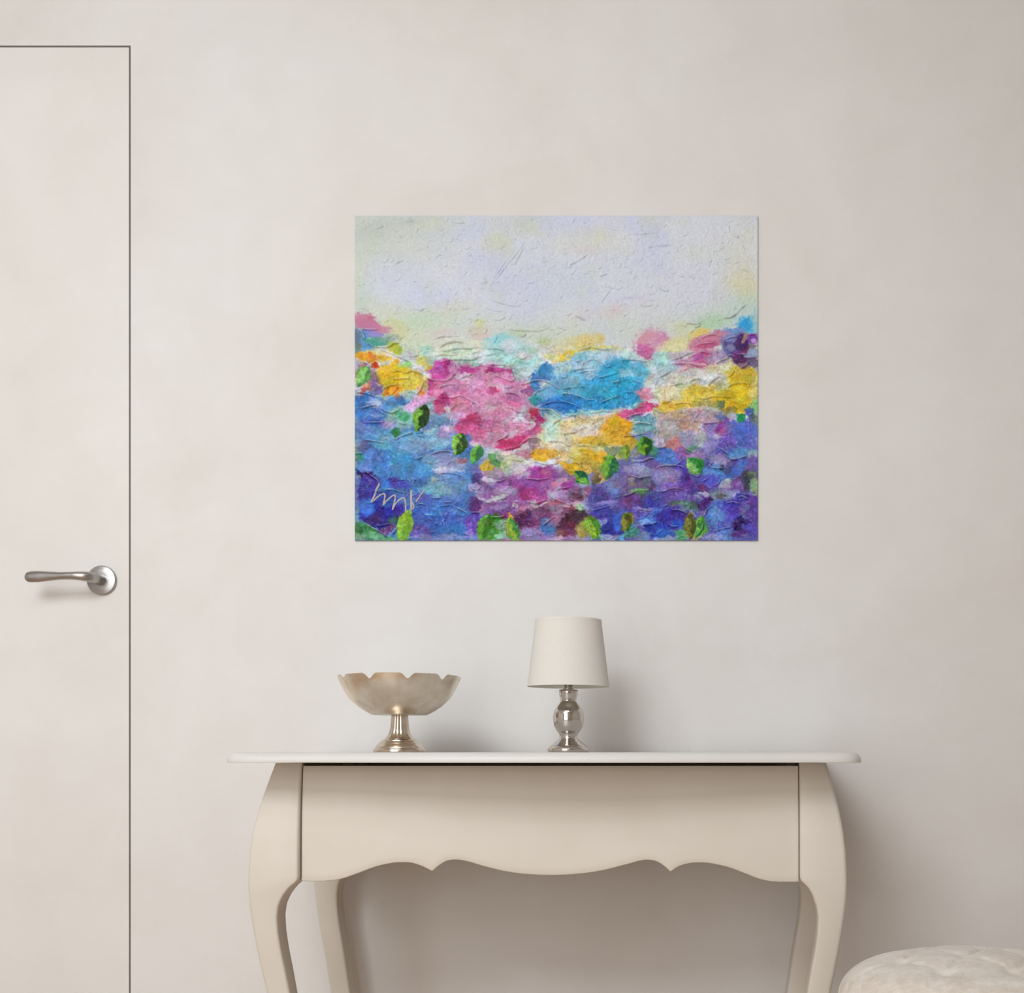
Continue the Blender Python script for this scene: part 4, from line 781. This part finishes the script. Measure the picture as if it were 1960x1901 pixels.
ridges('C', [[(120, 285), (190, 370), (225, 460)], [(230, 465), (330, 545), (430, 560), (560, 555), (640, 505), (780, 510)], [(160, 300), (300, 310), (420, 300)], [(400, 580), (560, 640), (740, 720), (900, 780)], [(820, 680), (900, 690), (1010, 680)], [(1210, 625), (1400, 615), (1560, 580), (1740, 585), (1850, 565), (1960, 590)], [(1240, 685), (1360, 670), (1450, 680), (1570, 670)], [(1210, 805), (1370, 770), (1500, 745), (1650, 745), (1790, 740), (1850, 700), (1960, 690)], [(1290, 570), (1400, 500), (1550, 480), (1690, 530)], [(590, 945), (680, 905), (800, 935), (900, 905), (1000, 935), (1040, 960)], [(620, 1030), (760, 1020), (900, 1010)],
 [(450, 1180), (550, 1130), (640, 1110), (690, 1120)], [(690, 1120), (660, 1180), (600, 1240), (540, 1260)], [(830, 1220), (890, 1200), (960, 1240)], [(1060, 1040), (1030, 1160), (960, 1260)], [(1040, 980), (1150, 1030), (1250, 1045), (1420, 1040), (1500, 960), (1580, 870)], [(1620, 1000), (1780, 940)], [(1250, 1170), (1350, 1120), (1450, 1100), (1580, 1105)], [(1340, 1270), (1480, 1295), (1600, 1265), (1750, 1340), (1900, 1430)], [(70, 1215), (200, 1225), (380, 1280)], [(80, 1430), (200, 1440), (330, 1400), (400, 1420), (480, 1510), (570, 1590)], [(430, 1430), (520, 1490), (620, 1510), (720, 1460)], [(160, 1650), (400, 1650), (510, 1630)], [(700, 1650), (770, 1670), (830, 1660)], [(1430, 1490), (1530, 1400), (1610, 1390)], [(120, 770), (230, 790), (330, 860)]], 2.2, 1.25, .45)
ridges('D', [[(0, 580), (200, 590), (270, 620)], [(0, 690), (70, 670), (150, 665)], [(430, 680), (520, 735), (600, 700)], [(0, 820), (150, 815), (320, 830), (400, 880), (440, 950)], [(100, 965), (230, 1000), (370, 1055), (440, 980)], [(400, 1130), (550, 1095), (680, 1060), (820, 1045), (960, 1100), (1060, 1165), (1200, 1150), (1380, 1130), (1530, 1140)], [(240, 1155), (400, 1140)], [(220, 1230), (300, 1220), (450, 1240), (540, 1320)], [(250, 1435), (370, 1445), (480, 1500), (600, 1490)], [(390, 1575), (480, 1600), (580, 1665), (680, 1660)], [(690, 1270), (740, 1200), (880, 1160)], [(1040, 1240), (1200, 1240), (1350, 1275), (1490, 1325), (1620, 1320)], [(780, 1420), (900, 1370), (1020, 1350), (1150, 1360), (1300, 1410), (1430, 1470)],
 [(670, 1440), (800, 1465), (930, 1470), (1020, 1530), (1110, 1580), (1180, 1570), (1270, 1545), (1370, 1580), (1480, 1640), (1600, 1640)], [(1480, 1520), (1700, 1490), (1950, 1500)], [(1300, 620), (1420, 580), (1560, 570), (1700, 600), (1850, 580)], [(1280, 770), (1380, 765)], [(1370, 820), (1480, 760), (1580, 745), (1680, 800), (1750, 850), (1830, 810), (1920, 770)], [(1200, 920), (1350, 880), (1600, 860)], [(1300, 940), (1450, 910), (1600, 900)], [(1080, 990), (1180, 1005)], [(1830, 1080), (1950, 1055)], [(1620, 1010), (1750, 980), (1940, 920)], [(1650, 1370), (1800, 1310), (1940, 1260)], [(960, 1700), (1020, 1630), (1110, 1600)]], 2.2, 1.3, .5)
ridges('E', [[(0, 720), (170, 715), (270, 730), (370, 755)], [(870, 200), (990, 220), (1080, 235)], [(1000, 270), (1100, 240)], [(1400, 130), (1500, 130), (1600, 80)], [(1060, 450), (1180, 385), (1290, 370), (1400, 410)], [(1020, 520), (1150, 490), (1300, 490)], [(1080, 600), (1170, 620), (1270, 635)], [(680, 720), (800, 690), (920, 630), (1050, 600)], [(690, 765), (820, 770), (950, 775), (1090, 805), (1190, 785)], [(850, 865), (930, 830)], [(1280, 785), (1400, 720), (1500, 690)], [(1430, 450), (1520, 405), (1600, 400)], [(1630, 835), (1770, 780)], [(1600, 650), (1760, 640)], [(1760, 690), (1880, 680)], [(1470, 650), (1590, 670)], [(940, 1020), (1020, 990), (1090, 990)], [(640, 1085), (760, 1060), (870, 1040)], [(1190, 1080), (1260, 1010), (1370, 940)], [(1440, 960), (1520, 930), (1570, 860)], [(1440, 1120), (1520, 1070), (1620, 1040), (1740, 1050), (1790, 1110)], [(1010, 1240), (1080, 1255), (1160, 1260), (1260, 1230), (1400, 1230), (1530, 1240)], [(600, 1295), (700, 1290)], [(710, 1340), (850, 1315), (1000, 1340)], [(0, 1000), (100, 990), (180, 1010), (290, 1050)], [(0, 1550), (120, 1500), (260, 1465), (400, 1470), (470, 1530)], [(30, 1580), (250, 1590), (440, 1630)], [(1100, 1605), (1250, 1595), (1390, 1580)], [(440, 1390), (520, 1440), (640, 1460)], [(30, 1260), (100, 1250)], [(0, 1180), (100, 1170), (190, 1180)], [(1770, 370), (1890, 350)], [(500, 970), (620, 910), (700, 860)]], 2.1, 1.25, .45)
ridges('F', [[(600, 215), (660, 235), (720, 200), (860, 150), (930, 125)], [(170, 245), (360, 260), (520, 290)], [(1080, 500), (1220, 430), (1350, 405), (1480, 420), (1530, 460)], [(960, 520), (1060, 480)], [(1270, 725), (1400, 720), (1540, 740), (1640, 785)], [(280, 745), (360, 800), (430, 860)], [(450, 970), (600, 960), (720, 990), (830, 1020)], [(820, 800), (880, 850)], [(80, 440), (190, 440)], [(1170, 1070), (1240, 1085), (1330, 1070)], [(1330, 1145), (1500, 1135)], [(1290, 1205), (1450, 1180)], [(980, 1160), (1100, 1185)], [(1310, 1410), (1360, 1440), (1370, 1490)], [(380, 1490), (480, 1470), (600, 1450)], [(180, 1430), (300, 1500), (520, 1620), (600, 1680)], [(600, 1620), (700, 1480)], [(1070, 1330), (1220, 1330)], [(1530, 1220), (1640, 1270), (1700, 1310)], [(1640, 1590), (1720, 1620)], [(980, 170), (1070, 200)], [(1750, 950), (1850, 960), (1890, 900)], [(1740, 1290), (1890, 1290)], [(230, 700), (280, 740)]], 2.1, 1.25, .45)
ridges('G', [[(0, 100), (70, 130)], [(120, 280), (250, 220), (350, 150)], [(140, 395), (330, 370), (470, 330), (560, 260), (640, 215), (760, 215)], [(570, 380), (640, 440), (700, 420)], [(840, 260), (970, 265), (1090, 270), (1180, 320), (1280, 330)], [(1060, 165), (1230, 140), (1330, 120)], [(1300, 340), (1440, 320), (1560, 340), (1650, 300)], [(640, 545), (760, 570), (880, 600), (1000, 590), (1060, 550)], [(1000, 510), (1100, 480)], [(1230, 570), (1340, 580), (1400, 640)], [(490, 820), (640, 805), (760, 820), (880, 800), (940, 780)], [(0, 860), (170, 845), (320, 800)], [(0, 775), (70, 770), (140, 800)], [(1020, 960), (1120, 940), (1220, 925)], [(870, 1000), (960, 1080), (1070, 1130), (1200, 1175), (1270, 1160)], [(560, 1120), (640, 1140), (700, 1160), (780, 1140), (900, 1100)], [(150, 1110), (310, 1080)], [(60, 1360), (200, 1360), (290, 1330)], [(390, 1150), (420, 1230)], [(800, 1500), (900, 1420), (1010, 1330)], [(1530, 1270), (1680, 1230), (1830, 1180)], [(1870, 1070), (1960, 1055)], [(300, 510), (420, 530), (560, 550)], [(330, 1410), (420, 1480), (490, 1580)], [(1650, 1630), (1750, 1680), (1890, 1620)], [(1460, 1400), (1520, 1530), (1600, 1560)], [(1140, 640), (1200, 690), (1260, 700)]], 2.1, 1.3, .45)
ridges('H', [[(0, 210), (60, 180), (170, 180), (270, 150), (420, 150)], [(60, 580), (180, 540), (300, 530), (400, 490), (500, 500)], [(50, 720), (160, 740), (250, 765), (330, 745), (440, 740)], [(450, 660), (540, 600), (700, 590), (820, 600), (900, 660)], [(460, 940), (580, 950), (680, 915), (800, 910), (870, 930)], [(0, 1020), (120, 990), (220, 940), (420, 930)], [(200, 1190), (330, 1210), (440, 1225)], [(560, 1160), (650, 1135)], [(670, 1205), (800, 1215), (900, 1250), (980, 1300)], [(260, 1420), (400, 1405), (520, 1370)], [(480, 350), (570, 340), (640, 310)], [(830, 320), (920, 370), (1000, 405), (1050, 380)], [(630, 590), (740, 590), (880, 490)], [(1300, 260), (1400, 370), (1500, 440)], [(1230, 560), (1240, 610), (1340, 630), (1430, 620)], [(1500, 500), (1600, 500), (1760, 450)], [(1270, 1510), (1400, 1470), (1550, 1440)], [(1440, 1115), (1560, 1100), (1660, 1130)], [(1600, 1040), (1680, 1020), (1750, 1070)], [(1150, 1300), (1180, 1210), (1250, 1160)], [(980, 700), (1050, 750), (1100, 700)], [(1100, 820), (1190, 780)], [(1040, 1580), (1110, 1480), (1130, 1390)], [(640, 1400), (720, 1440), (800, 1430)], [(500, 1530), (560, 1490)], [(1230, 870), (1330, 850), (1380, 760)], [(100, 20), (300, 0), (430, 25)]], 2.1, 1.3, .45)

# --- build the meshes
PD = DW - .0048                                   # camera to the paint surface
pc = px((PX0 + PX1) / 2, PY1, PD)
paint = tag(empty('painting', (pc.x, 0, pc.z)), 'unframed impasto painting of colourful hydrangea flowers under a pale sky', 'painting')
fe = np.minimum.reduce([GX - PX0, PX1 - GX, GY - PY0, PY1 - GY]); HGT *= .25 + .75 * sst(0, 5, fe)
REL = .0015                                      # metres of paint per height unit
vx = (GX - PX) * PD / F - pc.x; vz = CZ + (PY - GY) * PD / F - pc.z
vy = np.full_like(vx, -.0030) - np.clip(HGT + .9, 0, 5) * REL
co = np.stack([vx, vy, vz], -1).reshape(-1, 3)
idx = np.arange(NXP * NYP).reshape(NYP, NXP)
quads = np.stack([idx[:-1, :-1], idx[1:, :-1], idx[1:, 1:], idx[:-1, 1:]], -1).reshape(-1, 4)
# skirt back to the canvas so the paint has a closed edge
bi = np.r_[idx[0, :], idx[1:, -1], idx[-1, -2::-1], idx[-2:0:-1, 0]]
sk = co[bi].copy(); sk[:, 1] = -.0024
si = np.arange(len(bi)) + len(co)
sq = np.stack([bi, np.roll(bi, -1), np.roll(si, -1), si], -1)
co = np.vstack([co, sk]); quads = np.vstack([quads, sq])
me = bpy.data.meshes.new('paint_layer')
me.vertices.add(len(co)); me.vertices.foreach_set('co', co.astype(np.float32).ravel())
me.loops.add(quads.size); me.loops.foreach_set('vertex_index', quads.astype(np.int32).ravel())
me.polygons.add(len(quads)); me.polygons.foreach_set('loop_start', (np.arange(len(quads)) * 4).astype(np.int32))
me.polygons.foreach_set('use_smooth', np.ones(len(quads), dtype=bool))
me.update(calc_edges=True)
cl = (lin(np.clip(COLR, 6, 238)) * np.array([1.0, 1.04, 1.11])).reshape(-1, 3); cl = np.vstack([cl, cl[bi]])
ca = me.color_attributes.new('pigment_and_crest_light', 'FLOAT_COLOR', 'POINT')
ca.data.foreach_set('color', np.c_[cl, np.ones(len(cl))].astype(np.float32).ravel())
m, N, L, b = mat('oil_paint', (.5, .5, .5), .5)
at = N.new('ShaderNodeAttribute'); at.attribute_name = 'pigment_and_crest_light'
tc = N.new('ShaderNodeTexCoord'); nz = noise(N, L, 260, 4, .65, tc.outputs['Object'], .4)
rv = ramp(N, L, nz.outputs['Fac'], [(.3, (.93, .93, .93)), (.7, (1.05, 1.05, 1.05))])
L.new(mixc(N, L, 1.0, at.outputs['Color'], rv.outputs[0], 'MULTIPLY'), b.inputs['Base Color'])
bump(N, L, b, nz.outputs['Fac'], .35, .0008)
b.inputs['Specular IOR Level'].default_value = .16
po = obj('paint_layer', me, m, paint, smooth=False)
po['label'] = 'thick oil paint with raised knife ridges'
bm = bmesh.new()
x0, x1 = float(vx.min()), float(vx.max()); z0, z1 = float(vz.min()), float(vz.max())
box(bm, x0, x1, -.0028, -.0002, z0, z1)
obj('canvas', bm, mat('canvas_board', (.60, .62, .66), .9)[0], paint, smooth=False)

# signature: grey brush strokes over the blue
SIG = [[(425, 865), (385, 960), (345, 1060), (308, 1150)], [(308, 1150), (370, 1090), (430, 1045), (487, 1018), (505, 1050), (495, 1110), (480, 1188)], [(480, 1188), (530, 1120), (590, 1065), (640, 1038), (652, 1075), (635, 1160), (610, 1255)], [(610, 1255), (650, 1180), (705, 1110), (765, 1080), (795, 1115), (802, 1190), (800, 1285)], [(885, 965), (882, 1060), (885, 1160), (893, 1260)], [(868, 1050), (885, 1120), (925, 1200), (905, 1250)], [(1078, 955), (1040, 1010), (990, 1080), (948, 1140)]]
WID = [13, 11, 11, 11, 15, 10, 10]
bm = bmesh.new()
def surf(x, y):
    i = int(np.clip((x - PX0) / STEP, 0, NXP - 1)); j = int(np.clip((y - PY0) / STEP, 0, NYP - 1))
    return float(vy[max(0, j - 1):j + 2, max(0, i - 1):i + 2].min())
for st, wd in zip(SIG, WID):
    P = smooth_curve([(670 + x / 7.54, 810 + y / 7.54) for x, y in st], 8); rings = []
    ys = np.array([surf(*p) for p in P]); ys = np.convolve(np.r_[ys[0], ys, ys[-1]], [.25, .5, .25], 'valid')
    for i, p in enumerate(P):
        t = P[min(i + 1, len(P) - 1)] - P[max(i - 1, 0)]; t = t / (np.linalg.norm(t) + 1e-9)
        nn = np.array([-t[1], t[0]]); hw = wd * 1.25 / 7.54 * (1 if 0 < i < len(P) - 1 else .5)
        ring = []
        for a_, dy_ in ((-1, .0004), (-.8, -.0003), (0, -.0006), (.8, -.0003), (1, .0004)):
            q = p + nn * hw * a_
            ring.append(((q[0] - PX) * PD / F - pc.x, ys[i] + dy_, CZ + (PY - q[1]) * PD / F - pc.z))
        rings.append(ring)
    loft(bm, rings)
bmesh.ops.recalc_face_normals(bm, faces=bm.faces)
sg_o = obj('signature', bm, mat('signature_grey', tuple(lin([172, 168, 176])), .5)[0], paint)
sg_o['label'] = 'pale grey handwritten signature'
